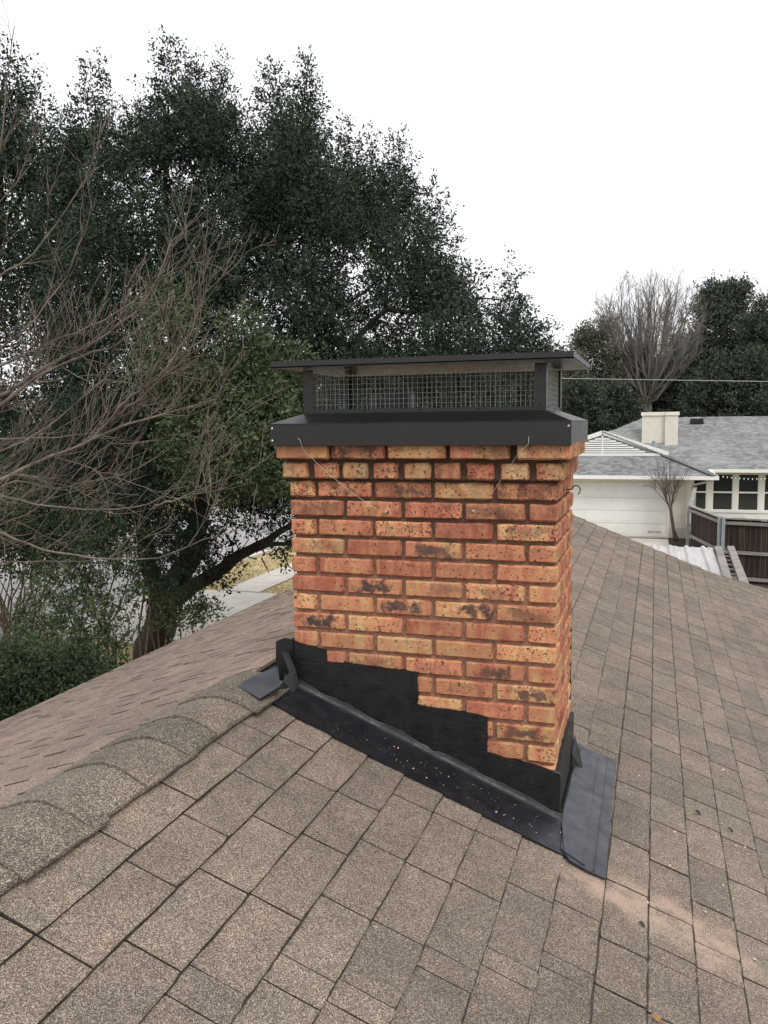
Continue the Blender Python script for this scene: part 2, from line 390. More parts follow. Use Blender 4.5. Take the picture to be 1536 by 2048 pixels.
# ================================================================== OUR HOUSE AND ITS ROOF
SL = .4; AL = math.atan(SL); RX, RZ = -.13, -.706
EX_R, EX_L = 4.3, -3.3; Y0, Y1 = -5.0, 7.15
zr = lambda x: -.758 - SL*x
zl = lambda x: RZ + SL*(x-RX)
house = empty('house', (0, 1, GZ), 'low brick house under a brown asphalt shingle roof, seen from on top of it', 'house')
w = MB(); x0, x1, y0, y1 = -2.75, 3.85, Y0+.3, Y1-.3
w.add([(x0,y0,GZ),(x1,y0,GZ),(x1,y0,zr(x1)-.16),(RX,y0,RZ-.16),(x0,y0,zl(x0)-.16),(x0,y1,GZ),(x1,y1,GZ),(x1,y1,zr(x1)-.16),(RX,y1,RZ-.16),(x0,y1,zl(x0)-.16)],
      [(0,1,2,3,4),(9,8,7,6,5),(1,6,7,2),(0,4,9,5)])
obj('wall', w, M['rbrick'], house)
flare = lambda x: Y1 + min(.75, max(0, (x-1.9)*.85))
rs = MB()
xs = [RX, 1.9, 2.8, EX_R]
rs.add([(x, Y0, zr(x)-.004) for x in xs]+[(x, flare(x), zr(x)-.004) for x in xs]+[(x, Y0, zr(x)-.10) for x in xs]+[(x, flare(x), zr(x)-.10) for x in xs],
       [(0,1,5,4),(1,2,6,5),(2,3,7,6),(8,12,13,9),(9,13,14,10),(10,14,15,11),(0,8,9,1),(1,9,10,2),(2,10,11,3),(4,5,13,12),(5,6,14,13),(6,7,15,14),(3,11,15,7)])
slope_r = obj('roof_slope', rs, M['felt'], house)
rs = MB(); xs = [EX_L, RX]
rs.add([(x, Y0, zl(x)-.004) for x in xs]+[(x, Y1, zl(x)-.004) for x in xs]+[(x, Y0, zl(x)-.10) for x in xs]+[(x, Y1, zl(x)-.10) for x in xs],
       [(0,1,3,2),(4,6,7,5),(0,4,5,1),(2,3,7,6),(0,2,6,4)])
slope_l = obj('roof_slope', rs, M['felt'], house)
f = MB(); f.bb((EX_L-.02, Y0, zl(EX_L)-.2), (EX_L, Y1, zl(EX_L)-.005)); obj('fascia_board', f, M['white'], house)
f = MB(); f.bb((EX_R, Y0, zr(EX_R)-.2), (EX_R+.02, Y1, zr(EX_R)-.005)); obj('fascia_board', f, M['white'], house)

# tab shingles -------------------------------------------------------
DX = .1268; EXPO = DX/math.cos(AL)
SLOTS = {-1: [-1.474,-1.139,-.866,-.57,-.402], 0: [-1.469,-1.173,-.932,-.651], 1: [-1.365,-1.073,-.794,-.508], 2: [-1.421,-1.331,-1.06,-.755,-.49],
 3: [-1.26,-1.173,-.935,-.647,-.349], 4: [-1.22,-1.148,-.921,-.64,-.33], 5: [-.982,-.906,-.602,-.312,-.02], 6: [-.863,-.793,-.482,-.19,.906,1.15,1.247,1.508],
 7: [-.75,-.69,-.45,-.15,.16,.46,.782,1.096,1.367,1.664], 8: [-.706,-.507,-.199,.089,.388,.548,.852,1.131,1.434,1.733], 9: [-.483,-.414,-.227,.055,.354,.577,.8,1.112,1.352,1.566,1.752,2.005],
 10: [-.407,-.286,-.068,.221,.509,.708,1.002,1.255,1.622,1.872,2.206], 11: [-.338,-.11,.197,.504,.732,.938,1.243,1.495,1.762,2.149], 12: [.05,.34,.642,.875,1.101,1.411,1.729,2.02]}
def slots_for(k, ya, yb):
    known = sorted(SLOTS.get(k, [rnd.uniform(-.15, .15)])); ys = list(known)
    y = known[0]
    while y > ya: y -= rnd.choice([.305,.305,.3,.3,.22,.09]) if len(ys) % 3 == 0 else .3+rnd.uniform(-.01,.01); ys.append(y)
    y = known[-1]
    i = 0
    while y < yb:
        i += 1
        y += rnd.choice([.3,.22,.08,.17]) if i % 3 == 0 else .3+rnd.uniform(-.012,.012); ys.append(y)
    return [ya]+sorted(t for t in ys if ya+.03 < t < yb-.03)+[yb]
def tab_mb(L, wy, seed, mb=None, org=(0,0,0), ax=None, gap=.0028, curl=0, st=.0022):
    """tab in slope frame: u downslope 0..L, v across 0..wy, butt edge proud"""
    r = random.Random(seed); us = [-.03, st, L*.5, L-.004, L]; nv = 6
    vs = [gap, gap+.03]+[gap+.03+(wy-2*gap-.06)*j/3 for j in (1,2)]+[wy-gap-.03+.0, wy-gap] if wy > .09 else [gap + (wy-2*gap)*j/(nv-1) for j in range(nv)]
    pts = []; cj = [r.uniform(0,.4), 0, 0, 0, 0, r.uniform(.2,1.3)]
    wob = [r.uniform(-.0024, .0024) for _ in range(nv)]; dwb = [r.uniform(-.002, .0026) for _ in range(nv)]; lift = [max(0, r.gauss(.0004, .0007)) for _ in range(nv)]
    for i, u in enumerate(us):
        for j, v in enumerate(vs):
            wz = [.0, .0012, .0045, .0082, .0064][i] + (lift[j] if i > 1 else 0) + (curl*cj[j]*(.5 if i == 1 else (0 if i == 0 else 1)))
            du = wob[j] if i >= 3 else (dwb[j] if i == 1 else 0)
            dv = (r.uniform(-.001,.001) if j in (0, nv-1) else 0)
            if i == 4 and j in (0, nv-1): du -= .002
            pts.append((u+du, v+dv, wz))
    fs = []
    ms = []
    for i in range(4):
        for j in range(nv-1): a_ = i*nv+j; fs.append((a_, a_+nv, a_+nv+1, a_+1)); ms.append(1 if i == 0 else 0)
    b0 = len(pts)
    for j in range(nv): pts.append((pts[4*nv+j][0]-.001, pts[4*nv+j][1], -.003))
    for j in range(nv-1): fs.append((4*nv+j, b0+j, b0+j+1, 4*nv+j+1)); ms.append(1)
    # sides
    s0 = len(pts); pts += [(us[0], vs[0], -.003), (us[0], vs[-1], -.003)]
    fs.append((0, s0, b0, 4*nv, 3*nv, 2*nv, nv)); fs.append((s0+1, nv-1, 2*nv-1, 3*nv-1, 4*nv-1, 5*nv-1, b0+nv-1)); ms += [1, 1]
    if mb is None: mb = MB()
    P = np.array(pts)
    if ax is not None: P = P @ ax + np.array(org)
    mb.add(P, fs); mb.m[-len(ms):] = ms; return mb
AXR = np.array([(math.cos(AL), 0, -math.sin(AL)), (0,1,0), (math.sin(AL), 0, math.cos(AL))])
AXL = np.array([(-math.cos(AL), 0, -math.sin(AL)), (0,-1,0), (-math.sin(AL), 0, math.cos(AL))])
def proj(p):
    q = (np.array(p)-CAM) @ CM
    return (768+FPX*q[0]/-q[2], 1024-FPX*q[1]/-q[2], -q[2]) if q[2] < -.05 else (-9999, -9999, -1)
tabs = []
nC = int((EX_R-.1)/DX)+1
for k in range(-1, nC):
    xa = .1+k*DX - .0; org0 = (xa, 0, zr(xa))
    yl = [Y0, flare(xa+DX*.5) + (rnd.uniform(-.03, .03) if xa > 1.9 else rnd.uniform(-.012, .012))]
    sl_ = slots_for(k, *yl)
    L = EXPO
    for i in range(len(sl_)-1):
        ya, yb = sl_[i], sl_[i+1]
        if -.16 < xa and xa+DX < 1.0 and ya > -.18 and yb < .5: continue     # under the chimney
        c = proj((xa+DX/2, (ya+yb)/2, zr(xa+DX/2))); area = (yb-ya)*DX*1e4/max(c[2], .1)**2.5 if (-80 < c[0] < 1620 and -50 < c[1] < 2150) else -1
        if area > 0 and -.2 < xa < .95 and ya > 0 and c[0] < 1130: area = -.5
        tabs.append((area, k, xa, ya, yb))
tabs.sort(reverse=True)
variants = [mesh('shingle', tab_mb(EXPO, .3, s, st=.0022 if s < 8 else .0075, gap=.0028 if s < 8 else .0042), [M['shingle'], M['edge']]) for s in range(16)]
rest = MB()
for n_, (area, k, xa, ya, yb) in enumerate(tabs):
    org = (xa, ya, zr(xa)+.001)
    if n_ < 299 and area > 0:
        m4 = Matrix([[AXR[0][0],0,AXR[2][0],org[0]],[0,(yb-ya)/.3,0,org[1]],[AXR[0][2],0,AXR[2][2],org[2]],[0,0,0,1]])
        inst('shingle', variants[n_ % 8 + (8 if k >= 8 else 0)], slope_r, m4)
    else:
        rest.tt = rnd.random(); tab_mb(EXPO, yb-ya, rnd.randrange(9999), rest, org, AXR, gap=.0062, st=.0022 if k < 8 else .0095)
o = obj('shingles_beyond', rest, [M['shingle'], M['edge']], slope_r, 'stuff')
# left slope
rest = MB(); L = []
for k in range(0, int((RX-EX_L)/DX)+1):
    xa = RX-.02-k*DX
    for yy in [slots_for(99+k, -4.9, Y1)]:
        for i in range(len(yy)-1): L.append((k, xa, yy[i], yy[i+1]))
scored = []
for (k, xa, ya, yb) in L:
    c = proj((xa-DX/2, (ya+yb)/2, zl(xa-DX/2))); a_ = (yb-ya)/c[2]**2.5 if (-60 < c[0] < 620 and 1100 < c[1] < 2100) else -1
    scored.append((a_, k, xa, ya, yb))
scored.sort(reverse=True)
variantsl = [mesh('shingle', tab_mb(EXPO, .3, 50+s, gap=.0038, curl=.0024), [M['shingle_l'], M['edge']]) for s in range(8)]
for n_, (a_, k, xa, ya, yb) in enumerate(scored):
    org = (xa, yb, zl(xa)+.001)
    if n_ < 290 and a_ > 0:
        m4 = Matrix([[AXL[0][0],0,AXL[2][0],org[0]],[0,-(yb-ya)/.3,0,org[1]],[AXL[0][2],0,AXL[2][2],org[2]],[0,0,0,1]])
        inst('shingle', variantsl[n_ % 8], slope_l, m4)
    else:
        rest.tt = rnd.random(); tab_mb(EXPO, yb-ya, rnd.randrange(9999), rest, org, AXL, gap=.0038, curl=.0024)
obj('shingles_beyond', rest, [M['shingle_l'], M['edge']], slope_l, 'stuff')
# ridge caps
ridge = obj('ridge', MB().beam((RX, Y0, RZ-.03), (RX, Y1-.01, RZ-.03), .05, .05), M['felt'], house)
ys = [-.36,-.56,-.74,-.93,-1.16,-1.40,-1.66,-1.92,-2.2,-2.46,-2.72,-3.0]
def ridge_cap(y_lo, y_hi, seed):
    """curved cap; y_lo is the exposed (near) end"""
    r = random.Random(seed); mb = MB(); nu = 21; nv = 6; hw = .150
    sk = r.uniform(-.012, .012); sk2 = r.choice([-.010,-.004,.004,.011])
    pts = []
    for j in range(nv):
        t = j/(nv-1); y = y_lo + (y_hi-y_lo)*t
        for i in range(nu):
            s_ = -1+2*i/(nu-1); d = s_*hw
            rr = .07; ad = abs(d); z = -SL*ad*1.0/(1)   # follow slopes
            z = -SL*(math.sqrt(ad*ad+rr*rr)-rr)
            x = d*math.cos(AL)
            lift = .0100+.0050*(1-t) - .003*s_*s_ + (.0035*math.cos(s_*1.5) if j == 0 else 0)
            yy = y + (sk*s_ + .005*math.sin(s_*2.2+seed)) * (1-t) + (r.uniform(-.002,.002) if j == 0 else 0)
            ex = ((r.uniform(-.003,.003)+sk2) if i in (0, nu-1) else 0)
            pts.append((RX+x+ex, yy, RZ+z+lift+ r.uniform(-.0003,.0003)))
    n0 = len(pts); pts += [(p[0], p[1]+.001, p[2]-.007) for p in pts]
    fs = [(j*nu+i, j*nu+i+1, (j+1)*nu+i+1, (j+1)*nu+i) for j in range(nv-1) for i in range(nu-1)]
    fs += [(i, n0+i, n0+i+1, i+1) for i in range(nu-1)]
    fs += [(j*nu, (j+1)*nu, n0+(j+1)*nu, n0+j*nu) for j in range(nv-1)]
    fs += [(j*nu+nu-1, n0+j*nu+nu-1, n0+(j+1)*nu+nu-1, (j+1)*nu+nu-1) for j in range(nv-1)]
    mb.add(pts, fs); return mb
hi = -.10
for i, y in enumerate(ys):
    obj('ridge_cap_shingle', ridge_cap(y, hi+.05, i), M['ridge'], ridge); hi = y
y = .62
while y < Y1:
    obj('ridge_cap_shingle', ridge_cap(y, min(Y1, y+.26), int(y*100)), M['ridge'], ridge); y += .22

# ================================================================== CHIMNEY
CW, CD = .94, .53; CH = .0677
chim = empty('brick_chimney', (CW/2, CD/2, -1.15), 'orange brick chimney with stepped black flashing rising through the brown roof', 'chimney')
core = MB(); core.bb((.0135, .0135, -1.6), (CW-.0135, CD-.0135, .125)); core.bb((-.004,-.004,.004), (CW+.004, CD+.004, .13))
obj('mortar', core, M['mortar'], chim)
def brick_mesh(L, H, D, seed):
    r = random.Random(seed); mb = MB(); nx, nz = (6 if L > .15 else 4), 3; b = .0058
    P = []; x, y, z = L/2, D/2, H/2
    # front grid with rounded rim, then straight back
    us = [-x]+[-x+b+(2*x-2*b)*i/(nx-1) for i in range(nx)]+[x]; ws = [-z]+[-z+b+(2*z-2*b)*i/(nz-1) for i in range(nz)]+[z]
    nu, nw = len(us), len(ws)
    for j, w_ in enumerate(ws):
        for i, u in enumerate(us):
            rim = i in (0, nu-1) or j in (0, nw-1); cor = i in (0, nu-1) and j in (0, nw-1)
            yy = -y + (.0065 if rim else 0) + (.004 if cor else 0) + (r.uniform(-.0012,.0012) if not rim else r.uniform(0,.0012))
            uu = u + (r.uniform(-.0022,.0015)*(1 if u > 0 else -1) if i in (0, nu-1) else 0); ww = w_ + (r.uniform(-.002,.0012)*(1 if w_ > 0 else -1) if j in (0, nw-1) else 0)
            if cor: uu *= 1-.0035/x*1; ww *= 1-.003/z*1
            if rim and r.random() < .2: yy += r.uniform(.003,.010); 
            P.append((uu, yy, ww))
    fs = [(j*nu+i, j*nu+i+1, (j+1)*nu+i+1, (j+1)*nu+i) for j in range(nw-1) for i in range(nu-1)]
    rimi = [i for i in range(nu)]+[j*nu+nu-1 for j in range(1, nw)]+[(nw-1)*nu+i for i in range(nu-2, -1, -1)]+[j*nu for j in range(nw-2, 0, -1)]
    n0 = len(P); P += [(P[i][0], y, P[i][2]) for i in rimi]; m = len(rimi)
    fs += [(rimi[i], n0+i, n0+(i+1) % m, rimi[(i+1) % m]) for i in range(m)]; fs.append(tuple(range(n0+m-1, n0-1, -1)))
    mb.add(P, [tuple(reversed(f_)) if False else f_ for f_ in fs]); return mb
BM = {}
def brick(parent, cx, cy, cz, L, H, D, rot, col):
    key = (round(L, 3), round(H, 3), round(D, 3), rnd.randrange(5))
    if key not in BM: BM[key] = mesh('brick', brick_mesh(L, H, D, len(BM)), M['brick'], smooth=False)
    m4 = Matrix.Translation((cx, cy, cz)) @ Matrix.Rotation(rot+rnd.gauss(0, .006), 4, 'Z') @ Matrix.Rotation(rnd.gauss(0, .005), 4, 'Y')
    o = inst('brick', BM[key], parent, m4); o.color = col; return o
# per-brick look on the front face, row (course from the top of the plain shaft) -> list of (dark burn, warmth, burn offset)
LOOK = {
 0: [(0,.6,.5),(.25,.35,.5),(.75,.5,.3),(0,.8,.5),(.35,.45,.3)],
 1: [(.55,.35,.6),(0,.4,.5),(0,.05,.5),(.45,.4,.6),(0,.35,.5)],
 2: [(0,.5,.5),(0,.3,.5),(.1,.6,.5),(0,.15,.5),(.45,.55,.5)],
 3: [(.35,.7,.3),(0,.2,.5),(.85,.5,.5),(.1,.4,.5),(.1,.65,.5)],
 4: [(0,.3,.5),(0,.35,.5),(.1,.2,.5),(.2,.25,.5),(0,.45,.5)],
 5: [(0,.08,.5),(.95,.6,.5),(.4,.6,.2),(.45,.6,.5),(0,.6,.5)],
 6: [(0,.6,.5),(0,.65,.5),(1,.5,.5),(.9,.6,.1),(.55,.5,.5)],
 7: [(1,.4,.5),(0,.6,.5),(.1,.35,.5),(0,.4,.5),(0,.6,.5)],
 8: [(0,.45,.5),(.1,.6,.5),(.05,.75,.5),(0,.6,.5),(0,.65,.5)],
 9: [(0,.4,.5),(.5,.5,.5),(.2,.4,.5),(.8,.4,.5),(0,.5,.5)],
 10: [(0,.6,.5),(0,.6,.5),(0,.55,.5),(.25,.45,.5),(.85,.5,.3)],
 11: [(0,.6,.5),(0,.6,.5),(0,.7,.5),(0,.3,.5),(0,.6,.5)],
 12: [(0,.6,.5),(0,.6,.5),(0,.6,.5),(0,.4,.5),(.8,.5,.6)],
 13: [(0,.6,.5),(0,.6,.5),(0,.6,.5),(0,.5,.5),(0,.6,.5)]}
def rl(): 
    return (max(0, rnd.gauss(.1, .35)), min(1, max(0, rnd.gauss(.45, .2))), rnd.random())
J = .0118; UN = (CW+J)/4.5
def soot(z): return min(1, max(0, (z+.30)/.38))*rnd.uniform(.5, 1.) + rnd.uniform(0, .15)
for row in range(0, 21):
    zc = -CH*row - CH/2; Hh = CH-J+rnd.uniform(-.001,.001); even = row % 2 == 0
    if zc < -1.35: break
    ws = ([.5,1,1,1,1] if even else [1,1,1,1,.5]); x = 0
    for i, w_ in enumerate(ws):
        L_ = w_*UN-J; lk = LOOK.get(row, [rl()]*5)[i]
        brick(chim, x+L_/2, .05+rnd.uniform(-.0015,.0015), zc, round(L_, 3), .0562, .1, 0, (lk[0], lk[1], lk[2], soot(zc))); x += w_*UN
    x = 0
    for w_ in ws[::-1]:
        L_ = w_*UN-J; lk = rl(); brick(chim, x+L_/2, CD-.05, zc, round(L_, 3), .0562, .1, math.pi, (*lk, soot(zc))); x += w_*UN
    # sides: between the front/back corner bricks the returns
    UD = (CD+J)/2.5
    for sx, full in ((CW, even), (0, not even)):
        # when the front has a full brick at this corner its end shows, half size
        seq = [.5,1,1] if full else [1,1,.5]
        y = 0
        for i, w_ in enumerate(seq):
            L_ = w_*UD-J; lk = rl()
            if i == 0 and w_ == .5: y += w_*UD; continue
            ya, yb = y, y+L_
            if i == 0: ya = .101
            if i == len(seq)-1: yb = CD-.101 if w_ == 1 else yb
            if i == len(seq)-1 and w_ == .5: y += w_*UD; continue
            if yb-ya > .02:
                d_ = .1; cx = sx-d_/2 if sx > 0 else d_/2
                brick(chim, cx, (ya+yb)/2, zc, round(yb-ya, 3), .0572, d_, math.pi/2 if sx > 0 else -math.pi/2, (*lk, soot(zc)))
            y += w_*UD
# corbel courses
c1 = [(130,235),(260,360),(378,480),(503,605),(628,738),(752,862),(885,1000),(1028,1142),(1168,1300)]
X1 = lambda z: hit(500+z*.4883, 945, (0,1,0), -.022)[0]
look1 = [(0,.75,.5),(.1,.4,.5),(.15,.9,.5),(.3,.3,.5),(.1,.55,.5),(.2,.4,.5),(0,.05,.5),(.1,.65,.5),(.4,.75,.5)]
for (a_, b_), lk in zip(c1, look1):
    xa, xb = X1(a_), X1(b_); xb = min(xb, CW+.018)
    brick(chim, (xa+xb)/2, .028, CH/2-.001, round(xb-xa, 3), .056, .1, 0, (*lk, .55))
c0 = [(103,320),(330,550),(562,798),(815,1062),(1090,1318)]
X0 = lambda z: hit(500+z*.4883, 905, (0,1,0), -.045)[0]
look0 = [(.1,.6,.8),(.75,.45,.5),(.0,.8,.5),(.5,.55,.2),(.25,.55,.5)]
for i, ((a_, b_), lk) in enumerate(zip(c0, look0)):
    xa, xb = X0(a_), X0(b_); xb = min(xb, CW+.046)
    brick(chim, (xa+xb)/2, .005, CH*1.5+.001, round(xb-xa, 3), .058, .1, 0, (*lk, .45 if i != 1 else 1.0))
for lev, pr, n_ in ((.5, .02, 4), (1.5, .045, 2)):
    for sgn in (1, -1):
        y = .095 if lev < 1 else .07
        step = (CD-.13)/n_
        for i in range(n_):
            cx = CW+pr-.05 if sgn > 0 else -pr+.05
            brick(chim, cx, y+step*(i+.5), CH*lev, round(step-J, 3), .056, .1, math.pi/2*sgn, (*rl(), .8))
            y += 0
    nb_ = 9 if lev < 1 else 5; st = (CW+2*pr)/nb_
    for i in range(nb_): brick(chim, -pr+st*(i+.5), CD+pr-.05, CH*lev, round(st-J, 3), .056, .1, math.pi, (*rl(), .5))

# ---- flashing
FT = .006
def wavy(pts, amp=.002, seg=.03, seed=1):
    r = random.Random(seed); out = []
    n = len(pts)
    for i in range(n):
        p = np.array(pts[i], float); q_ = np.array(pts[(i+1) % n], float); k = max(1, int(np.linalg.norm(q_-p)/seg))
        for j in range(k): out.append(tuple(p+(q_-p)*j/k + (np.array([r.uniform(-amp, amp), r.uniform(-amp, amp)]) if j else 0)))
    return out
def plate_front(top, xr, off, seed):
    """wall flashing plate on the front; top: list (x,z) left to right; lower edge follows the roof"""
    xl = top[0][0]; pts = [(xl, zr(xl)-.02)]+[(xr, zr(xr)-.02)]+top[::-1]
    w_ = wavy(pts, .0026, .03, seed)
    mb = MB(); P = [(x, -off, z) for x, z in w_]; mb.poly(P, (0,-1,0), FT+off); return mb
pl = [plate_front([(-.068,-.592),(-.035,-.578),(.0,-.582),(.06,-.598),(.129,-.613)], .129, .004, 1),
      plate_front([(-.03,-.640),(.10,-.648),(.13,-.652),(.25,-.652),(.36,-.658),(.467,-.664)], .467, .007, 2),
      plate_front([(.455,-.776),(.55,-.785),(.64,-.79),(.712,-.80)], .712, .010, 3),
      plate_front([(.70,-.922),(.80,-.938),(.88,-.952),(.958,-.968)], .958, .013, 4)]
for p_ in pl: obj('step_flashing', p_, M['tar'], chim)
# right side plate
mb = MB(); pts = wavy([(-.012,zr(CW)-.02),(.54,zr(CW)-.02),(.54,-.945),(.50,-.93),(.3,-.945),(.06,-.962),(-.012,-.968)], .0025, .03, 5)
mb.poly([(CW+.012, y, z) for y, z in pts], (1,0,0), .014); obj('step_flashing', mb, M['tar'], chim)
mb = MB(); pts = wavy([(-.01,zr(0)-.04),(-.01,-.58),(.55,-.58),(.55,zr(0)-.04)], .0025, .03, 6)
mb.poly([(-.010, y, z) for y, z in pts], (-1,0,0), .012); obj('step_flashing', mb, M['tar'], chim)
mb = MB(); mb.bb((-.01, CD+.0, zr(CW)-.02), (CW+.0, CD+.009, -.60)); obj('step_flashing', mb, M['tar'], chim)
# coved bead at the foot of the front, lumpy
r = random.Random(3); pts = []; rad = []
for i in range(46):
    x = -.03+1.0*i/45; pts.append((x, -.028+r.uniform(-.003,.003), zr(x)+.012+r.uniform(-.0015,.0015))); rad.append(.020+.003*math.sin(i*.7)+r.uniform(-.002,.002))
mb = MB(); V = []
for (x, y, z), q_ in zip(pts, rad):
    k_ = q_/.024; V += [(x, -.0135, zr(x)+.050*k_), (x, -.0165, zr(x)+.034), (x, -.024*k_, zr(x)+.0245), (x, -.042*k_, zr(x)+.0195), (x, -.066*k_, zr(x)+.0150)]
mb.add(V, [(5*i+j, 5*i+5+j, 5*i+6+j, 5*i+1+j) for i in range(len(pts)-1) for j in range(4)]); obj('tar_fillet', mb, M['tar'], chim, smooth=True)
pts = []; rad = []
for i in range(30):
    y = -.03+.66*i/29; pts.append((CW+.022, y, zr(CW+.02)+.006)); rad.append(.014+r.uniform(-.002,.003))
mb = MB(); mb.tube(pts, rad, 8); obj('tar_bead', mb, M['tar'], chim, smooth=True)
# thin second ridge of paint on the apron
# apron pieces on the roof, each lapping the next
def roof_sheet(poly, off, th, seed, amp=.002):
    w_ = wavy(poly, amp, .05, seed); mb = MB(); n = (math.sin(AL), 0, math.cos(AL))
    P = [(x + n[0]*off, y, zr(x)+n[2]*off) for x, y in w_]; mb.poly(P, n, th); return mb
xb = [-.045,.098,.225,.36,.482,.61,.735,.858,.988]
for i in range(8):
    y_ = -.221+rnd.uniform(-.003,.003)
    q_ = [(xb[i]-.012, -.002), (xb[i]-.012, y_), (xb[i+1]+.002, y_+rnd.uniform(-.003,.003)), (xb[i+1]+.002, -.002)]
    if i == 0: q_ = [(-.04, -.002), (-.028, -.205), (xb[1]+.002, y_), (xb[1]+.002, -.002)]
    obj('apron_flashing', roof_sheet(q_, .0165-.0003*i, .006, 20+i, .0008), M['tar_flat'], chim)
obj('pan_flashing', roof_sheet([(1.005,-.232),(.975,-.19),(.965,.0),(.955,.70),(.98,.665),(1.045,.68),(1.104,.69),(1.106,.3),(1.112,-.232),(1.06,-.238)], .0185, .006, 31, .001), M['tar_pan'], chim)
for x_ in (1.048, 1.085):
    obj('lap_seam', MB().beam((x_, -.225, zr(x_)+.0215), (x_-.004, .66, zr(x_-.004)+.0215), .006, .003), M['tar_pan'], chim)
obj('pan_flashing', roof_sheet([(.985,-.205),(.958,-.02),(.958,.45),(1.03,.44),(1.045,.1),(1.05,-.22)], .0215, .003, 32, .001), M['tar_pan'], chim)
# bent tab at the back right and lifted folds at the left
mb = MB(); p0 = np.array([(CW+.015,.44,-1.07),(CW+.018,.53,-1.035),(CW+.038,.50,-1.075),(CW+.058,.46,-1.15),(CW+.015,.42,-1.155)])
mb.poly(p0, (.6,-.75,.2), .004); obj('bent_tab', mb, M['tar'], chim)
zt = lambda x, y: max(zr(x), zl(x)) if False else (zr(x) if x > RX else zl(x))
F1 = [hit(474,1372,(-.0,0,1),-.705+.012), hit(506,1352,(0,0,1),-.685), hit(556,1332,(0,0,1),-.672), hit(560,1372,(0,0,1),-.700), hit(520,1397,(0,0,1),-.715)]
mb = MB(); mb.poly(F1[::-1], (0,0,1), .004); mb.f[0] = mb.f[0]; obj('flashing_flap', mb, M['tar_pan'], chim)
pts = [hit(562,1300,(0,1,0),-.03), hit(578,1345,(0,1,0),-.045), hit(560,1370,(0,1,0),-.08), hit(535,1392,(0,1,0),-.15), hit(520,1402,(0,1,0),-.2)]
mb = MB(); up = [(0,0,0),(0,0,.0),(0,0,.02),(0,0,.02),(0,0,.006)]
A_ = np.array(pts); B_ = A_+np.array([(.03,.0,-.01),(.02,.008,.018),(.02,-.004,.016),(.02,-.004,.014),(.014,-.0,.008)])
C_ = A_+np.array([(.02,0,-.06),(.04,0,-.04),(.05,0,-.03),(.05,0,-.025),(.04,0,-.02)])
n_ = len(A_); fs = [(i, i+1, n_+i+1, n_+i) for i in range(n_-1)]+[(n_+i, n_+i+1, 2*n_+i+1, 2*n_+i) for i in range(n_-1)]+[(2*n_+i, 2*n_+i+1, i+1, i) for i in range(n_-1)]+[(0,n_,2*n_),(n_-1,3*n_-1,2*n_-1)]
mb.add(np.vstack([A_, B_, C_]), fs); obj('folded_edge', mb, M['tar'], chim, smooth=False)

# wires, screws, hook
def wire(name, pts, rad, mat, label, cat):
    mb = MB(); mb.tube(pts, rad, 5); o = obj(name, mb, mat, None, smooth=True); return tag(o, label, cat, 'tie wires on the chimney front')
fp = lambda x, y, Y: hit(x, y, (0,1,0), Y)
wire('tie_wire', [fp(595,876,-.066), fp(601,881,-.071), fp(603,892,-.07), fp(612,905,-.058), fp(650,941,-.04), fp(700,983,-.02), fp(745,1013,-.012), fp(769,1024,-.008)], .0008, M['wire'], 'thin steel tie wire from the cap down to a screw, the left of the two', 'wire')
wire('tie_wire', [fp(1058,873,-.066), fp(1057,888,-.07), fp(1036,908,-.058), fp(1015,940,-.04), fp(985,985,-.02), fp(965,1002,-.01)], .0008, M['wire'], 'thin steel tie wire from the cap down to a screw, the right of the two', 'wire')
for (x, y, lb) in ((771, 1024, 'left'), (947, 1022, 'right')):
    c = fp(x, y, -.004); mb = MB()
    mb.tube([c+(0,.01,0), c+(0,-.003,0), c+(0,-.0055,0)], [.0045,.0045,.002], 10); o = obj('screw', mb, M['wire'], None, smooth=False)
    tag(o, 'round steel screw head in the brick at the lower end of the %s tie wire' % lb, 'screw', 'screws in the chimney front')
mb = MB(); hk = [fp(1128,974,.25)]
cx = hit(1146,972,(0,1,0),.26); cx = np.array([CW+.0, .26, -.045])
for t in range(12):
    a_ = R(180-25*t) if False else 0
pts = [cx+(-.02,0,0), cx+(.018,0,.002)] + [cx+np.array((.034+.014*math.cos(R(170-26*i)), 0, .0+.016*math.sin(R(170-26*i)))) for i in range(10)]
mb.tube(pts, .0024, 6); tag(obj('hook', mb, M['rust'], None, smooth=True), 'small rusty iron hook sticking out of the right side of the chimney', 'hook')

# ================================================================== CHIMNEY CAP
cap = empty('chimney_cap', (CW/2, CD/2, .12), 'dark bronze metal chimney cap with flat lid and wire mesh sides on the brick chimney', 'chimney cap')
cx0, cx1, cy0, cy1 = -.042, .985, -.062, .60; zb, zt_ = .120, .196
ix0, ix1, iy0, iy1 = .050, .889, .042, .495; zi = .232
mb = MB(); th = .003
for lo, hi_ in (((cx0,cy0,zb),(cx1,cy0+th,zt_)), ((cx0,cy1-th,zb),(cx1,cy1,zt_)), ((cx0,cy0+th,zb),(cx0+th,cy1-th,zt_)), ((cx1-th,cy0+th,zb),(cx1,cy1-th,zt_))): mb.bb(lo, hi_)
obj('skirt', mb, M['cap'], cap, bevel=.0012)
mb = MB()
A_ = [(cx0,cy0,zt_),(cx1,cy0,zt_),(cx1,cy1,zt_),(cx0,cy1,zt_)]; B_ = [(ix0,iy0,zi),(ix1,iy0,zi),(ix1,iy1,zi),(ix0,iy1,zi)]
mb.add([np.array(p)+(0,0,.001) for p in A_+B_]+[np.array(p)-(0,0,.002) for p in A_+B_], [(0,1,5,4),(1,2,6,5),(2,3,7,6),(3,0,4,7),(8,12,13,9),(9,13,14,10),(10,14,15,11),(11,15,12,8)]+[(i, i+8, (i+1) % 4+8, (i+1) % 4) for i in range(4)])
obj('sloped_top', mb, M['cap'], cap)
mb = MB()   # inner base rail
t = .004
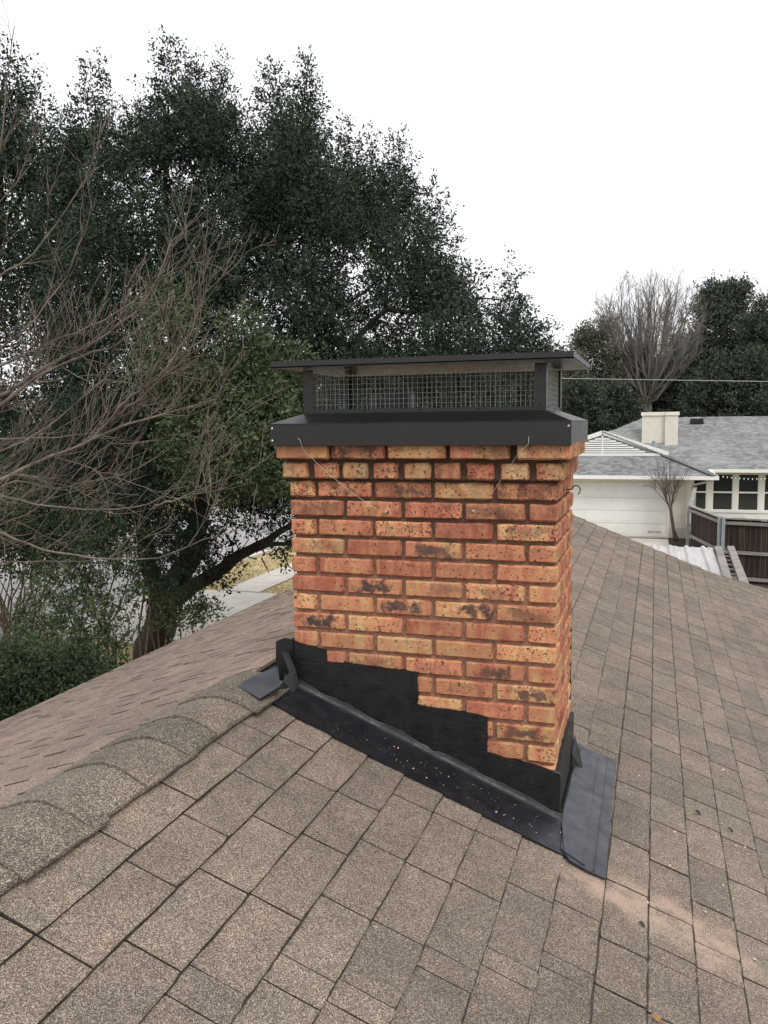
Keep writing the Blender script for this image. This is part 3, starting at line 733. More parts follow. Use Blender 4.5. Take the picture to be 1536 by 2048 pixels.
for lo, hi_ in (((ix0,iy0-t,zi-.004),(ix1,iy0,zi+.013)), ((ix0,iy1,zi-.004),(ix1,iy1+t,zi+.013)), ((ix0-t,iy0,zi-.004),(ix0,iy1,zi+.013)), ((ix1,iy0,zi-.004),(ix1+t,iy1,zi+.013))): mb.bb(lo, hi_)
obj('base_rail', mb, M['cap'], cap)
ZL = .384
for px_, py_, sx, sy in ((ix0,iy0,1,1),(ix1,iy0,-1,1),(ix0,iy1,1,-1),(ix1,iy1,-1,-1)):
    mb = MB(); wp = .038; t = .0025; ox, oy = px_-sx*.006, py_-sy*.006
    mb.bb((ox, oy, zi-.001), (ox+sx*wp, oy+sy*t, ZL)); mb.bb((ox, oy+sy*t, zi-.001), (ox+sx*t, oy+sy*wp, ZL)); obj('corner_post', mb, M['cap'], cap)
mb = MB(); mb.bb((-.037, -.058, .388), (.989, .60, .392)); t = .003
for lo, hi_ in (((-.037,-.058,.386),(.989,-.055,.4095)), ((-.037,.597,.386),(.989,.60,.4095)), ((-.037,-.055,.386),(-.034,.597,.4095)), ((.986,-.055,.386),(.989,.597,.4095))): mb.bb(lo, hi_)
mb.add([(-.0365,-.0575,.4085),(.9885,-.0575,.4085),(.9885,.5995,.4085),(-.0365,.5995,.4085),(.476,.271,.430)], [(0,1,4),(1,2,4),(2,3,4),(3,0,4)])
obj('lid', mb, M['cap'], cap)
def grid(x0, x1, z0, z1, place):
    mb = MB(); st = .0166; rr = .00062
    k = int((x1-x0)/st)
    for i in range(k+1): u = x0+(x1-x0)*i/k; mb.tube([place(u+rnd.uniform(-.0006,.0006), z0, 0), place(u+rnd.uniform(-.0006,.0006), z1, 0)], rr, 4, False)
    k = int((z1-z0)/st)
    for i in range(k+1):
        v = z0+(z1-z0)*i/k; mb.tube([place(u_, v+rnd.uniform(-.0005,.0005), rr) for u_ in np.linspace(x0, x1, 12)], rr, 4, False)
    return mb
za, zb_ = zi+.012, ZL-.001
obj('wire_mesh', grid(ix0+.028, ix1-.028, za, zb_, lambda u, v, w_: (u, iy0+.003-w_, v)), M['wire'], cap)
obj('wire_mesh', grid(ix0+.028, ix1-.028, za, zb_, lambda u, v, w_: (u, iy1-.003+w_, v)), M['wire'], cap)
obj('wire_mesh', grid(iy0+.028, iy1-.028, za, zb_, lambda u, v, w_: (ix1-.003+w_, u, v)), M['wire'], cap)
obj('wire_mesh', grid(iy0+.028, iy1-.028, za, zb_, lambda u, v, w_: (ix0+.003-w_, u, v)), M['wire'], cap)
def rivet(p, n):
    mb = MB(); p = np.array(p, float); n = np.array(n, float); mb.tube([p, p+n*.0015, p+n*.003], [.004,.004,.002], 8); obj('rivet', mb, M['cap_in'] if n[1] < 0 and p[2] < .2 else M['cap'], cap)
for z in (.138, .18): rivet((cx0+.008, cy0, z), (0,-1,0)); rivet((cx1-.008, cy0, z), (0,-1,0)) if z > .15 else None
for x in (.012+ix0, ix1-.016, ix1-.002, .27, .47, .67): rivet((x, iy0-.0065, zi+.008), (0,-1,0))
for y in (.09, .28, .45): rivet((ix1+.0065, y, zi+.008), (1,0,0))
for z in (.25,.36): rivet((ix1-.014, iy0-.0065, z), (0,-1,0))
# flue seen through the mesh
mb = MB(); mb.tube([(.3,.27,.10),(.3,.27,.30)], .085, 16); obj('flue_pipe', mb, M['cap'], cap)

# loose chips --------------------------------------------------------
def chips(name, n, fn, size, label, mat=M['chip']):
    mb = MB()
    for i in range(n):
        p, nn = fn(); s = size*rnd.lognormvariate(0, .55)
        e_ = np.array([rnd.uniform(.6,1.4), rnd.uniform(.5,1.1), rnd.uniform(.25,.6)])*s
        m_ = mrot('z', rnd.uniform(0,6.28)) @ mrot('x', rnd.uniform(-.4,.4))
        V = np.array([(-1,-.6,-.5),(.8,-1,-.5),(1,.7,-.5),(-.6,1,-.5),(-.5,-.4,.6),(.5,-.5,.5),(.4,.5,.7),(-.5,.4,.4)])*e_/2
        mb.add(V @ m_.T + p, [(0,3,2,1),(4,5,6,7),(0,1,5,4),(1,2,6,5),(2,3,7,6),(3,0,4,7)])
    o = obj(name, mb, mat, None, 'stuff'); return tag(o, label, 'debris')
def onroof(x0, x1, y0, y1, off=.014):
    def f():
        x = rnd.triangular(x0, x1); y = rnd.uniform(y0, y1); return np.array((x, y, zr(x)+off)), None
    return f
def onapron():
    cx_ = rnd.choice([.28,.45,.5,.62,.85]); x = min(.97, max(.05, rnd.gauss(cx_, .07))); y = rnd.uniform(-.19, -.065); return np.array((x, y, zr(x)+.0175)), None
chips('mortar_chips', 90, onapron, .0024, 'pale crumbs of mortar scattered on the black apron in front of the chimney')
def rr_():
    x = rnd.uniform(.97, 2.0); y = rnd.uniform(-.5, 1.2); return np.array((x, y, zr(x)+.010)), None
chips('granule_chips', 110, rr_, .0048, 'small pale chips lying on the shingles and pan right of the chimney')
for (x, y, s, lb) in ((1395,1627,.013,'dark curled leaf on the shingles right of the black pan'), (1460,1662,.011,'small dark leaf bit farther right of the black pan'), (1313,2040,.016,'brown leaf at the bottom right of the roof'),
                      (1283,1851,.010,'tiny dark leaf crumb on the pale pinkish patch of shingles')):
    p = hit(x, y, (SL,0,1), -.758+.012); mb = MB(); V = []
    for i in range(7):
        t = i/6; V += [p+np.array(((t-.5)*2*s, -math.sin(math.pi*t)*s*.5, -SL*(t-.5)*2*s+.004*math.sin(5*t)+.003)), p+np.array(((t-.5)*2*s, math.sin(math.pi*t)*s*.5, -SL*(t-.5)*2*s+.008*abs(math.sin(3*t))+.003))]
    mb.add(V, [(2*i, 2*i+2, 2*i+3, 2*i+1) for i in range(6)]); tag(obj('dead_leaf', mb, M['deadleaf'] if y > 2000 else M['bark'], None), lb, 'leaf', 'dead leaves on the roof')

# ================================================================== LEAFY TREES
def leaves(C, Rr, n, size, up=.35, sprig=14, aspect=.42):
    """C (k,3) clump centres, Rr (k,3) radii, n leaves total. returns V,F,tint"""
    k = len(C); vol = Rr.prod(1)**.68; vol /= vol.sum(); ns = int(n/sprig)
    ci = nr.choice(k, ns, p=vol)
    d = nr.normal(size=(ns, 3)); d /= np.linalg.norm(d, axis=1, keepdims=True)
    rr = nr.uniform(.15, 1., (ns, 1))**.55
    sp = C[ci] + d*rr*Rr[ci]
    sd_ = d*.8 + nr.normal(size=(ns, 3))*.55 + np.array([0, 0, up]); sd_ /= np.linalg.norm(sd_, axis=1, keepdims=True)
    st = np.clip(.5 + .22*nr.normal(size=ns) + .15*d[:, 2], 0, 1)
    t = nr.uniform(0, 1, (ns, sprig, 1)); ln = size*3.6
    base = sp[:, None] + sd_[:, None]*t*ln + nr.normal(size=(ns, sprig, 3))*size*.45
    ld = sd_[:, None]*.9 + nr.normal(size=(ns, sprig, 3))*.75; ld /= np.linalg.norm(ld, axis=2, keepdims=True)
    w_ = np.cross(ld, nr.normal(size=(ns, sprig, 3))); w_ /= np.linalg.norm(w_, axis=2, keepdims=True)
    s_ = size*nr.uniform(.65, 1.25, (ns, sprig, 1))
    P = base.reshape(-1, 3); ld = (ld*s_).reshape(-1, 3); w_ = (w_*s_*aspect/2).reshape(-1, 3)
    m = len(P); V = np.stack([P, P+ld*.5+w_, P+ld, P+ld*.5-w_], 1).reshape(-1, 3); F = np.arange(4*m).reshape(-1, 4)
    tint = np.clip(np.repeat(st, sprig) + nr.normal(size=m)*.08, 0, 1)
    return V, F, tint
def crown(root, name, C, Rr, n, size, mat, **kw):
    V, F, t = leaves(np.array(C), np.array(Rr), n, size, **kw)
    o = bpy.data.objects.new(name, npmesh(name, V-WPOS[root.name], F, mat, t)); COL.objects.link(o); o.parent = root; return o
def limb(mb, a_, b_, r0, r1, wob=.12, n=8, up=.0):
    a_ = np.array(a_, float); b_ = np.array(b_, float); L_ = np.linalg.norm(b_-a_)
    t = np.linspace(0, 1, n)[:, None]; P = a_+(b_-a_)*t; ph = nr.uniform(0, 6, 3)
    P += np.sin(t*math.pi)*np.sin(t*5+ph)*wob*L_*.35 + np.array([0,0,1])*np.sin(t*math.pi)*up*L_
    P[0] = a_; P[-1] = b_
    mb.tube(P, np.linspace(r0, r1, n), 8); return P
def pip(x, y, poly):
    ins = False; j = len(poly)-1
    for i in range(len(poly)):
        xi, yi = poly[i]; xj, yj = poly[j]
        if (yi > y) != (yj > y) and x < (xj-xi)*(y-yi)/(yj-yi)+xi: ins = not ins
        j = i
    return ins
ZT = 15.0; PXM = ZT/FPX
def crown_from(poly, spires, n, zc, zd, rlo, rhi, holes=()):
    """clump centres inside an outline, at depths spread round zc; spires = leading shoots (px,py,len)"""
    C = []; Rr = []
    xs_ = [p[0] for p in poly]; ys_ = [p[1] for p in poly]; k = 0
    while k < n:
        x = rnd.uniform(min(xs_), max(xs_)); y = rnd.uniform(min(ys_), max(ys_))
        if not pip(x, y, poly): continue
        if any(((x-hx)/hr)**2+((y-hy)/(hr))**2 < 1 for hx, hy, hr in holes): continue
        Z = zc + rnd.uniform(-1, 1)*zd; r = rnd.uniform(rlo, rhi)
        C.append(at(x, y, Z)); Rr.append((r, r, r*rnd.uniform(.9, 1.35))); k += 1
    for (x, y, ln) in spires:
        Z = zc + rnd.uniform(-.6, .6)*zd; s_ = Z/FPX; lean = rnd.uniform(-.08, .08)
        m = max(4, int(ln/14))
        for i in range(m):
            t = (i+.4)/m; wd = ln*(.035+.20*t); q_ = rnd.uniform(-1, 1)*wd*(.2+.8*t); r = max(.06, ln*(.055+.10*t)*s_*rnd.uniform(.75,1.2))
            C.append(at(x+lean*ln*t+q_, y+ln*t*1.02, Z+rnd.uniform(-1,1)*wd*s_)); Rr.append((r*.8, r*.8, r*1.1))
    return C, Rr
tb = hit(298, 1318, (0,0,1), GZ)
oak = empty('live_oak', tb, 'large dark evergreen oak behind the chimney with a trunk leaning over the driveway', 'tree', 'live oaks on the left')
OUT = [(120,330),(170,290),(215,270),(270,330),(310,240),(350,215),(400,215),(450,270),(500,350),(540,290),(600,270),(640,350),(700,390),(750,370),(790,390),(820,460),(870,480),(895,560),(930,620),(975,655),(1040,680),(1062,760),(1065,850),(640,960),(575,985),(560,1040),(430,1030),(330,1120),(150,1060),(100,700)]
SP = [(190,122,230),(215,165,180),(150,190,170),(245,215,150),(290,180,160),(332,84,240),(385,92,230),(360,120,200),(440,112,210),(425,170,180),(475,215,170),(500,265,170),(545,132,280),(610,122,300),(580,190,230),(632,205,230),(690,250,240),(665,300,180),(738,275,220),(795,262,220),(768,310,180),(822,305,190),(868,365,210),(845,410,170),(900,430,170),(912,500,140),(935,548,120),(880,480,150),(1012,522,150),(1035,545,130),(1020,540,140),(1045,600,110),(990,580,100),(1062,645,70),(1040,655,80),(955,600,110),(940,585,120),(925,560,130)]
C, Rr = crown_from(OUT, SP, 300, ZT, 2.6, .30, .62, holes=[(300,640,40),(205,560,24),(470,500,22),(640,560,20),(760,610,26),(560,690,22),(800,520,22),(240,440,22),(690,430,22)])
crown(oak, 'crown', C, Rr, 500000, .068, M['leaf_oak'])
C4 = [at(rnd.uniform(610,1080), rnd.uniform(715,860), 15.5+rnd.uniform(-1,2)) for _ in range(46)]
crown(oak, 'low_crown', C4, [(.42,.42,.36)]*46, 52000, .08, M['leaf_oak'])
# nearer, greener lower boughs
OUT2 = [(300,650),(360,610),(430,640),(500,620),(560,700),(590,800),(585,960),(470,985),(380,960),(330,870),(270,800)]
C2, R2 = crown_from(OUT2, [(500,600,70),(400,620,60)], 42, 12.0, .9, .22, .42)
crown(oak, 'lower_bough_leaves', C2, R2, 42000, .075, M['leaf_bush'])
mb = MB(); fork = at(350, 1170, 15.2); fork2 = at(325, 1222, 15.2)
P = limb(mb, tb, fork2, .34, .28, .06); limb(mb, fork2, at(398,1078,15.1), .24, .19, .08); 
limb(mb, at(385,1080,15.1), at(420,960,15.0), .19, .15, .1); limb(mb, at(420,960,15.), at(330,560,15.0), .15, .07, .12); limb(mb, at(330,560,15.), at(365,150,15.), .07, .012, .1)
limb(mb, at(400,1020,15), at(640,640,15.3), .13, .05, .15); limb(mb, at(640,640,15.3), at(600,170,15.3), .05, .01, .1); limb(mb, at(420,960,15), at(770,620,14.6), .1, .04, .15); limb(mb, at(770,620,14.6), at(800,330,14.8), .04, .01, .1)
limb(mb, fork2, at(285,1050,15.6), .2, .14, .1); limb(mb, at(285,1050,15.6), at(190,600,16), .14, .05, .15); limb(mb, at(190,600,16), at(190,200,16), .05, .01, .1)
limb(mb, at(640,640,15.3), at(880,420,15.), .03, .01, .15); limb(mb, at(770,620,14.6), at(1010,600,14.4), .035, .01, .15)
limb(mb, at(330,700,15.), at(230,300,15.4), .05, .01, .15); limb(mb, at(335,640,15.), at(450,200,14.6), .05, .01, .15)
obj('trunk', mb, M['bark'], oak, smooth=True)
mb = MB(); a_ = limb(mb, at(345,1205,15.1), at(430,1145,14.6), .15, .12, .05); limb(mb, at(430,1145,14.6), at(500,1100,14.2), .12, .09, .08); limb(mb, at(500,1100,14.2), at(575,1055,13.9), .085, .05, .12); limb(mb, at(500,1100,14.2), at(590,1085,13.8), .05, .03, .1); limb(mb, at(575,1055,13.9), at(700,960,13.7), .05, .02, .1)
for i in range(16):
    s_ = at(rnd.uniform(450,585), rnd.uniform(1070,1120), 14.1); limb(mb, s_, s_+np.array((rnd.uniform(-.4,.4), rnd.uniform(-.4,.4), rnd.uniform(-.5,.5))), .014, .004, .3, 5)
obj('branch', mb, M['bark'], oak, smooth=True)
C3 = [at(x, y, 14.1+rnd.uniform(-.4,.4)) for x, y in ((430,1155),(400,1130),(440,1110),(560,1010),(580,1070),(540,1010),(500,1020),(470,1040),(420,1060),(575,1100))]
crown(oak, 'branch_leaves', C3, [(.22,.22,.18)]*len(C3), 3200, .085, M['leaf_oak'])
# second evergreen at the far left
tb2 = at(-190, 1180, 18); tb2[2] = GZ
oak2 = empty('live_oak', tb2, 'dark evergreen oak at the left edge, half hidden behind bare grey branches', 'tree', 'live oaks on the left')
OUT3 = [(-330,300),(-120,200),(0,240),(50,280),(110,350),(170,360),(190,600),(190,900),(140,1080),(-80,1120),(-350,1000)]
C, Rr = crown_from(OUT3, [(5,95,260),(40,120,230),(75,175,200),(110,205,180),(-60,90,260),(150,290,150),(22,150,200)], 120, 17.5, 2.4, .38, .72)
crown(oak2, 'crown', C, Rr, 105000, .098, M['leaf_oak'])
mb = MB(); limb(mb, tb2, at(-100,800,18), .3, .16); limb(mb, at(-100,800,18), at(10,150,17.5), .16, .015); limb(mb, at(-100,800,18), at(110,300,17.5), .1, .015); obj('trunk', mb, M['bark'], oak2, smooth=True)

# shrubs by the eave
def shrub(name, label, cat, pts, n, size, mat, base, sd=.35, stems=True):
    base = np.array(base, float); root = empty(name, base, label, cat)
    C = [at(*p[:3]) for p in pts]; Rr = [(p[3], p[3], p[3]*.85) for p in pts]
    crown(root, 'foliage', C, Rr, n, size, mat)
    mb = MB()
    for c in C: limb(mb, base+np.array((rnd.uniform(-.2,.2), rnd.uniform(-.2,.2), 0)), c, .022, .006, .2, 7)
    obj('stems', mb, M['twig2'], root, smooth=True); return root
b = at(200,1330,12.5); b[2] = GZ
shrub('holly_shrub', 'loose green broadleaf shrub with thin stems left of the oak trunk', 'shrub',
      [(130,1180,12.5,.42),(200,1120,12.7,.45),(230,1180,12.8,.4),(90,1230,12.3,.4),(170,1240,12.2,.42),(230,1260,12.4,.3),(60,1260,12.1,.3),(140,1290,12.,.4),(210,1300,12.,.35),(25,1280,12.,.25),(250,1090,13,.4),(180,1060,13,.35),(100,1300,11.8,.35)], 13000, .065, M['leaf_bush'], b)
b = at(300,1290,13.2); b[2] = GZ
shrub('sapling', 'small leafy sapling against the right side of the oak trunk', 'shrub',
      [(360,1215,13.6,.26),(395,1225,13.4,.22),(340,1245,13.3,.22),(415,1240,13.2,.16),(370,1180,13.8,.2),(330,1200,13.6,.2),(300,1180,13.8,.25)], 2600, .075, M['leaf_bush'], b)
b = at(60,1430,10); b[2] = GZ
hp = [(rnd.uniform(-60,200), 0, rnd.uniform(9.2,10.6), rnd.uniform(.28,.4)) for _ in range(26)]
hp = [(x, rnd.uniform(1345, 1460)-x*.10, z, r_) for x, _, z, r_ in hp]
shrub('hedge', 'dense dark green hedge below the eave at the left edge', 'hedge', hp, 60000, .055, M['leaf_hedge'], b)
b = at(270,930,13.0); bb_ = b.copy(); bb_[2] = GZ
shrub('berry_bush', 'tall bush with sparse reddish leaves behind the bare twigs', 'bush', [(270,930,13.2,.35),(235,900,13.2,.25),(320,905,13.1,.22),(160,1000,13.4,.35)], 900, .05, M['leaf_red'], bb_)

hp = [(rnd.uniform(-120,150), rnd.uniform(960,1130), rnd.uniform(15.5,19), rnd.uniform(.5,.75)) for _ in range(26)]
b = at(20,1180,17); b[2] = GZ
shrub('tall_shrub', 'tall dark shrub mass at the left edge under the bare branches', 'shrub', hp, 20000, .09, M['leaf_bush'], b)
# ================================================================== BARE FOREGROUND TREE (off the left eave)
tr = at(-420, 1250, 6.4); bare_base = np.array([tr[0], tr[1], GZ])
bare = empty('bare_tree', bare_base, 'leafless tree reaching in from the left edge with fine grey brown twigs', 'tree')
fk = at(-330, 1000, 6.2); mb = MB(); limb(mb, bare_base, fk, .13, .10, .05); trunk_mb = mb
def rotv(d, ang, r):
    ax_ = np.cross(d, np.array([r.gauss(0,1), r.gauss(0,1), r.gauss(0,1)])); ax_ /= np.linalg.norm(ax_)
    return d*math.cos(ang)+np.cross(ax_, d)*math.sin(ang)
CR = CM[:, 0]; CU = CM[:, 1]
def sprout(mb, p, d, L_, r0, depth, r, fl=.45):
    n = 5; P = [p]; dd = d.copy()
    for i in range(n):
        dd = dd + np.array([0,0,.03]) + np.array([r.gauss(0,.10) for _ in range(3)]); dd /= np.linalg.norm(dd); P.append(P[-1]+dd*L_/n)
    mb.tube(P, np.linspace(r0, max(r0*.35, .0014), n+1), 4 if depth else 5, False)
    if depth <= 0: return
    k = 3 if depth > 1 else 2+(r.random() < .5)
    for i in range(k):
        j = r.randrange(1, n+1); dn = rotv(dd, r.uniform(.35, .8), r); dn = dn*np.array([1,1,1]) ; dn[2] += .22; 
        dn -= CM[:, 2]*(dn @ CM[:, 2])*fl; dn /= np.linalg.norm(dn)
        sprout(mb, P[j], dn, L_*r.uniform(.45,.75), max(r0*.55, .0018), depth-1, r, fl)
BR = [ # px polylines, depth start/end, start radius (m), twig density
 ([(-330,1000),(-60,990),(0,958),(81,922),(133,902),(226,859),(343,825),(428,799)], 6.0, 5.3, .019, 20),
 ([(-330,1000),(-90,890),(0,878),(52,878),(121,874),(202,863)], 6.1, 5.8, .014, 9),
 ([(-330,960),(-60,850),(0,813),(52,769),(101,736),(161,712),(240,690),(300,640),(345,590)], 6.2, 5.6, .018, 18),
 ([(170,884),(202,861),(242,825),(283,797),(323,757),(355,732),(388,690),(405,610)], 5.6, 5.2, .010, 14),
 ([(-330,1040),(-60,960),(0,990),(24,999),(121,1015),(202,1019),(307,1011),(363,966),(392,910)], 6.0, 5.2, .011, 12),
 ([(307,1011),(355,999),(396,979),(432,932)], 5.3, 5.1, .006, 5),
 ([(-330,1060),(-60,1040),(0,1067),(60,1091),(121,1107),(210,1120),(290,1120),(363,1103),(404,1079)], 5.9, 5.1, .012, 12),
 ([(-300,1120),(0,1124),(121,1122),(210,1119)], 6.0, 5.5, .008, 6),
 ([(-330,900),(-100,650),(0,547),(68,510),(150,396),(191,314),(202,240)], 6.6, 6.2, .011, 10),
 ([(-330,940),(-100,820),(0,797),(91,734),(182,688),(237,656),(310,583),(340,487)], 6.2, 5.6, .020, 20),
 ([(-330,850),(-120,500),(-10,330),(5,278),(14,141),(27,50)], 6.6, 6.4, .014, 12),
 ([(-330,940),(-100,770),(0,734),(114,679),(219,638),(273,597),(345,540)], 6.3, 5.7, .013, 14),
 ([(202,860),(255,797),(319,756),(387,656),(405,592)], 5.5, 5.1, .010, 12),
 ([(-300,900),(-100,780),(0,700),(60,650),(130,560),(170,470),(185,400)], 6.4, 6.0, .011, 12),
 ([(-320,980),(-60,930),(0,905),(90,860),(160,800),(230,740),(270,690)], 6.0, 5.6, .010, 12),
 ([(-300,1000),(-50,1000),(30,960),(110,980),(190,960),(280,940),(330,900)], 5.9, 5.4, .008, 12),
 ([(-300,820),(-120,620),(-30,430),(30,380),(60,300),(90,240)], 6.7, 6.3, .009, 9),
 ([(-300,1080),(-50,1060),(60,1030),(140,960),(200,900),(250,880)], 5.8, 5.5, .008, 10),
]
rb = random.Random(5)
for (px_, z0, z1, r0, nt_) in BR:
    mb = MB(); P = np.array([at(x, y, z0+(z1-z0)*i/(len(px_)-1)) for i, (x, y) in enumerate(px_)])
    if px_[0][0] < -250: P[0] = fk + (P[0]-fk)*.25
    # resample smooth
    d = np.r_[0, np.cumsum(np.linalg.norm(np.diff(P, axis=0), axis=1))]; t = np.linspace(0, d[-1], 26)
    Q = np.stack([np.interp(t, d, P[:, i]) for i in range(3)], 1); Q[1:-1] = (Q[:-2]+Q[1:-1]*2+Q[2:])/4
    Q += np.array([[rb.gauss(0,.004) for _ in range(3)] for _ in Q]); rad = r0*1.15*(1-.80*(t/t[-1])**1.1)
    mb.tube(Q, rad, 6)
    for i in range(int(nt_*(1.0 if min(y for x, y in px_) < 420 else 1.4))):
        j = rb.randrange(7 if px_[0][0] < -250 else 1, 26); T_ = Q[min(j, 25)]-Q[j-1]; T_ /= np.linalg.norm(T_)
        s_ = rb.choice([-1, 1, 1]); dd = T_*.95 + CU*rb.uniform(.15,.8)*s_ + CM[:, 2]*rb.gauss(0,.3) + np.array([0,0,.15]); dd /= np.linalg.norm(dd)
        sprout(mb, Q[j], dd, rb.uniform(.22,.52), max(.0030, rad[j]*.40), rb.choice([1,1,2]), rb)
    obj('branch', mb, M['twig'], bare, smooth=True)
obj('trunk', trunk_mb, M['twig'], bare, smooth=True)

# ================================================================== NEIGHBOUR'S HOUSE
nh = empty('neighbour_house', (4, 36, GZ), 'white painted one storey house with grey shingle roof, garage and window wall across the yard', 'house')
GY = 31.78; GE = 31.2                             # garage wall plane, front eave
ze = -1.97; s2 = .385; grx, grz = -.85, -.30; gxr = 3.42; gxl = 2*grx-gxr
# garage walls
def wallb(a_, b_, mat=M['whitecream'], name='wall'): return obj(name, MB().bb(a_, b_), mat, nh)
DXR, DXL = 1.72, -3.4; DT = -2.36
wallb((DXR+.08, GY, GZ), (2.42, GY+.2, -2.05)); wallb((gxl+.9, GY, GZ), (DXL-.08, GY+.2, -2.05)); wallb((DXL-.08, GY, DT+.08), (DXR+.08, GY+.2, -2.05)); wallb((2.22, GY+.2, GZ), (2.42, 37, -2.05))
# brick joints of the pier beside the door
pier = wallb((DXR+.083, GY-.02, GZ), (2.423, GY-.001, GZ+.42), M['concrete'], 'plinth')
mb = MB()
for i in range(29):
    z = GZ+.43+i*.068
    if z > -2.12: break
    xx = DXR+.085 - (0.1 if i % 2 else 0)
    while xx < 2.42:
        xa, xe = max(xx, DXR+.085), min(xx+.2, 2.42)
        if xe-xa > .02: mb.bb((xa, GY-.012, z), (xe, GY-.0005, z+.06))
        xx += .21
obj('painted_bricks', mb, M['whitecream'], nh, 'stuff')
wallb((DXL-.08, GY-.03, GZ), (DXL, GY, DT+.08), M['white'], 'door_frame'); wallb((DXR, GY-.03, GZ), (DXR+.08, GY, DT+.08), M['white'], 'door_frame'); wallb((DXL, GY-.03, DT), (DXR, GY, DT+.08), M['white'], 'door_frame')
door = obj('garage_door', MB().bb((DXL, GY+.05, GZ), (DXR, GY+.10, DT)), M['white'], nh)
hh = (DT-GZ-.05)/4
for r_ in range(4):
    z = GZ+.05+r_*hh; mb = MB(); mb.bb((DXL, GY+.02, z+.006), (DXR, GY+.048, z+hh-.006)); nP = 8; wP = (DXR-DXL)/nP
    for i in range(nP):
        xa = DXL+i*wP+.06; xe = DXL+(i+1)*wP-.06; mb.bb((xa, GY+.012, z+.09), (xe, GY+.019, z+hh-.09))
    obj('door_section', mb, M['white'], door)
mb = MB()
for i in range(7): mb.bb((1.02+i*.075, GY+.006, GZ+.2), (1.07+i*.075, GY+.0195, GZ+.28))
obj('vent_grille', mb, M['galv'], door)
wallb((DXL-.1, GY-.05, GZ-.0), (DXR+.12, GY+.0, GZ+.045), M['concrete'], 'threshold')
# roof surfaces as courses of narrow shingles; generic
def roof_plane(name, poly, parent, ex=.125, wd=.26, th=.012, side=0):
    """poly: 3D polygon, planar, poly[0]->poly[1] is the eave. Tabs clipped to polygon by centre, on an under sheet"""
    P = np.array(poly, float); u = P[1]-P[0]; u /= np.linalg.norm(u); n = np.cross(u, P[-1]-P[0]); n /= np.linalg.norm(n)
    if n[2] < 0: n = -n
    v = np.cross(n, u); v = v if v @ (P[-1]-P[0]) > 0 else -v
    sheet = MB(); PP = P if np.cross(P[1]-P[0], P[-1]-P[0])[2] > 0 else P[::-1]
    sheet.poly(PP, n, .06); root = obj(name, sheet, M['nshingle'], parent)
    uv = [((p-P[0]) @ u, (p-P[0]) @ v) for p in P]; vmax = max(q[1] for q in uv)
    mb = MB(); j = 0
    def span(vv):
        xs = []
        for i in range(len(uv)):
            (x1_, y1_), (x2_, y2_) = uv[i], uv[(i+1) % len(uv)]
            if (y1_ <= vv) != (y2_ <= vv): xs.append(x1_+(x2_-x1_)*(vv-y1_)/(y2_-y1_))
        return (min(xs), max(xs)) if len(xs) > 1 else None
    while j*ex < vmax-.02:
        v0 = j*ex; v1 = min(v0+ex, vmax); s0 = span((v0+v1)/2); j += 1
        if not s0: continue
        x = s0[0]-rnd.uniform(0, wd)
        while x < s0[1]:
            xa, xe = max(x, s0[0]), min(x+wd*rnd.uniform(.5,1.1), s0[1]); xn = x+wd*rnd.uniform(.5,1.1)
            xe = min(xn, s0[1]) 
            if xe-xa > .03:
                a0 = P[0]+u*(xa+.004)+v*v0; a1 = P[0]+u*(xe-.004)+v*v0; b0 = P[0]+u*(xa+.004)+v*v1; b1 = P[0]+u*(xe-.004)+v*v1
                mb.tt = rnd.random()
                mb.add([a0+n*th, a1+n*th, b1+n*.003, b0+n*.003, a0, a1], [(0,1,2,3),(4,5,1,0)])
            x = xn
    obj('shingles', mb, M['nshingle'], root, 'stuff'); return root
yb1 = GE + (hit(1200,912,(0,1,0),GE+1.)[2]-ze)/s2
zg = -1.24; ybk = GE+(zg-ze)/s2; hwid = (grz-zg)/s2
# garage: front slope (trapezoid), right slope, dutch gable
frontA = [(gxl,GE,ze),(gxr,GE,ze),(gxr-(zg-ze)/s2,ybk,zg),(gxl+(zg-ze)/s2,ybk,zg)]
roof_plane('garage_front_roof', frontA, nh)
Yb = 42.
roof_plane('garage_side_roof', [(gxr,GE,ze),(gxr,Yb,ze),(grx,Yb,grz),(grx,ybk,grz),(gxr-(zg-ze)/s2,ybk,zg)], nh)
roof_plane('garage_side_roof', [(gxl,Yb,ze),(gxl,GE,ze),(gxl+(zg-ze)/s2,ybk,zg),(grx,ybk,grz),(grx,Yb,grz)], nh)
hx = gxr-(zg-ze)/s2
mb = MB()
for p, q_ in (((gxr,GE,ze),(hx,ybk,zg)), ((hx,ybk,zg),(grx,ybk,grz))):
    p = np.array(p); q_ = np.array(q_); k = int(np.linalg.norm(q_-p)/.2)
    for i in range(k):
        a_ = p+(q_-p)*i/k; b_ = p+(q_-p)*(i+1.1)/k; mb.tt = rnd.random()*.15; mb.beam(a_+(0,0,.055), b_+(0,0,.035), .30, .03)
obj('hip_cap', mb, M['nshingle'], nh, 'stuff')
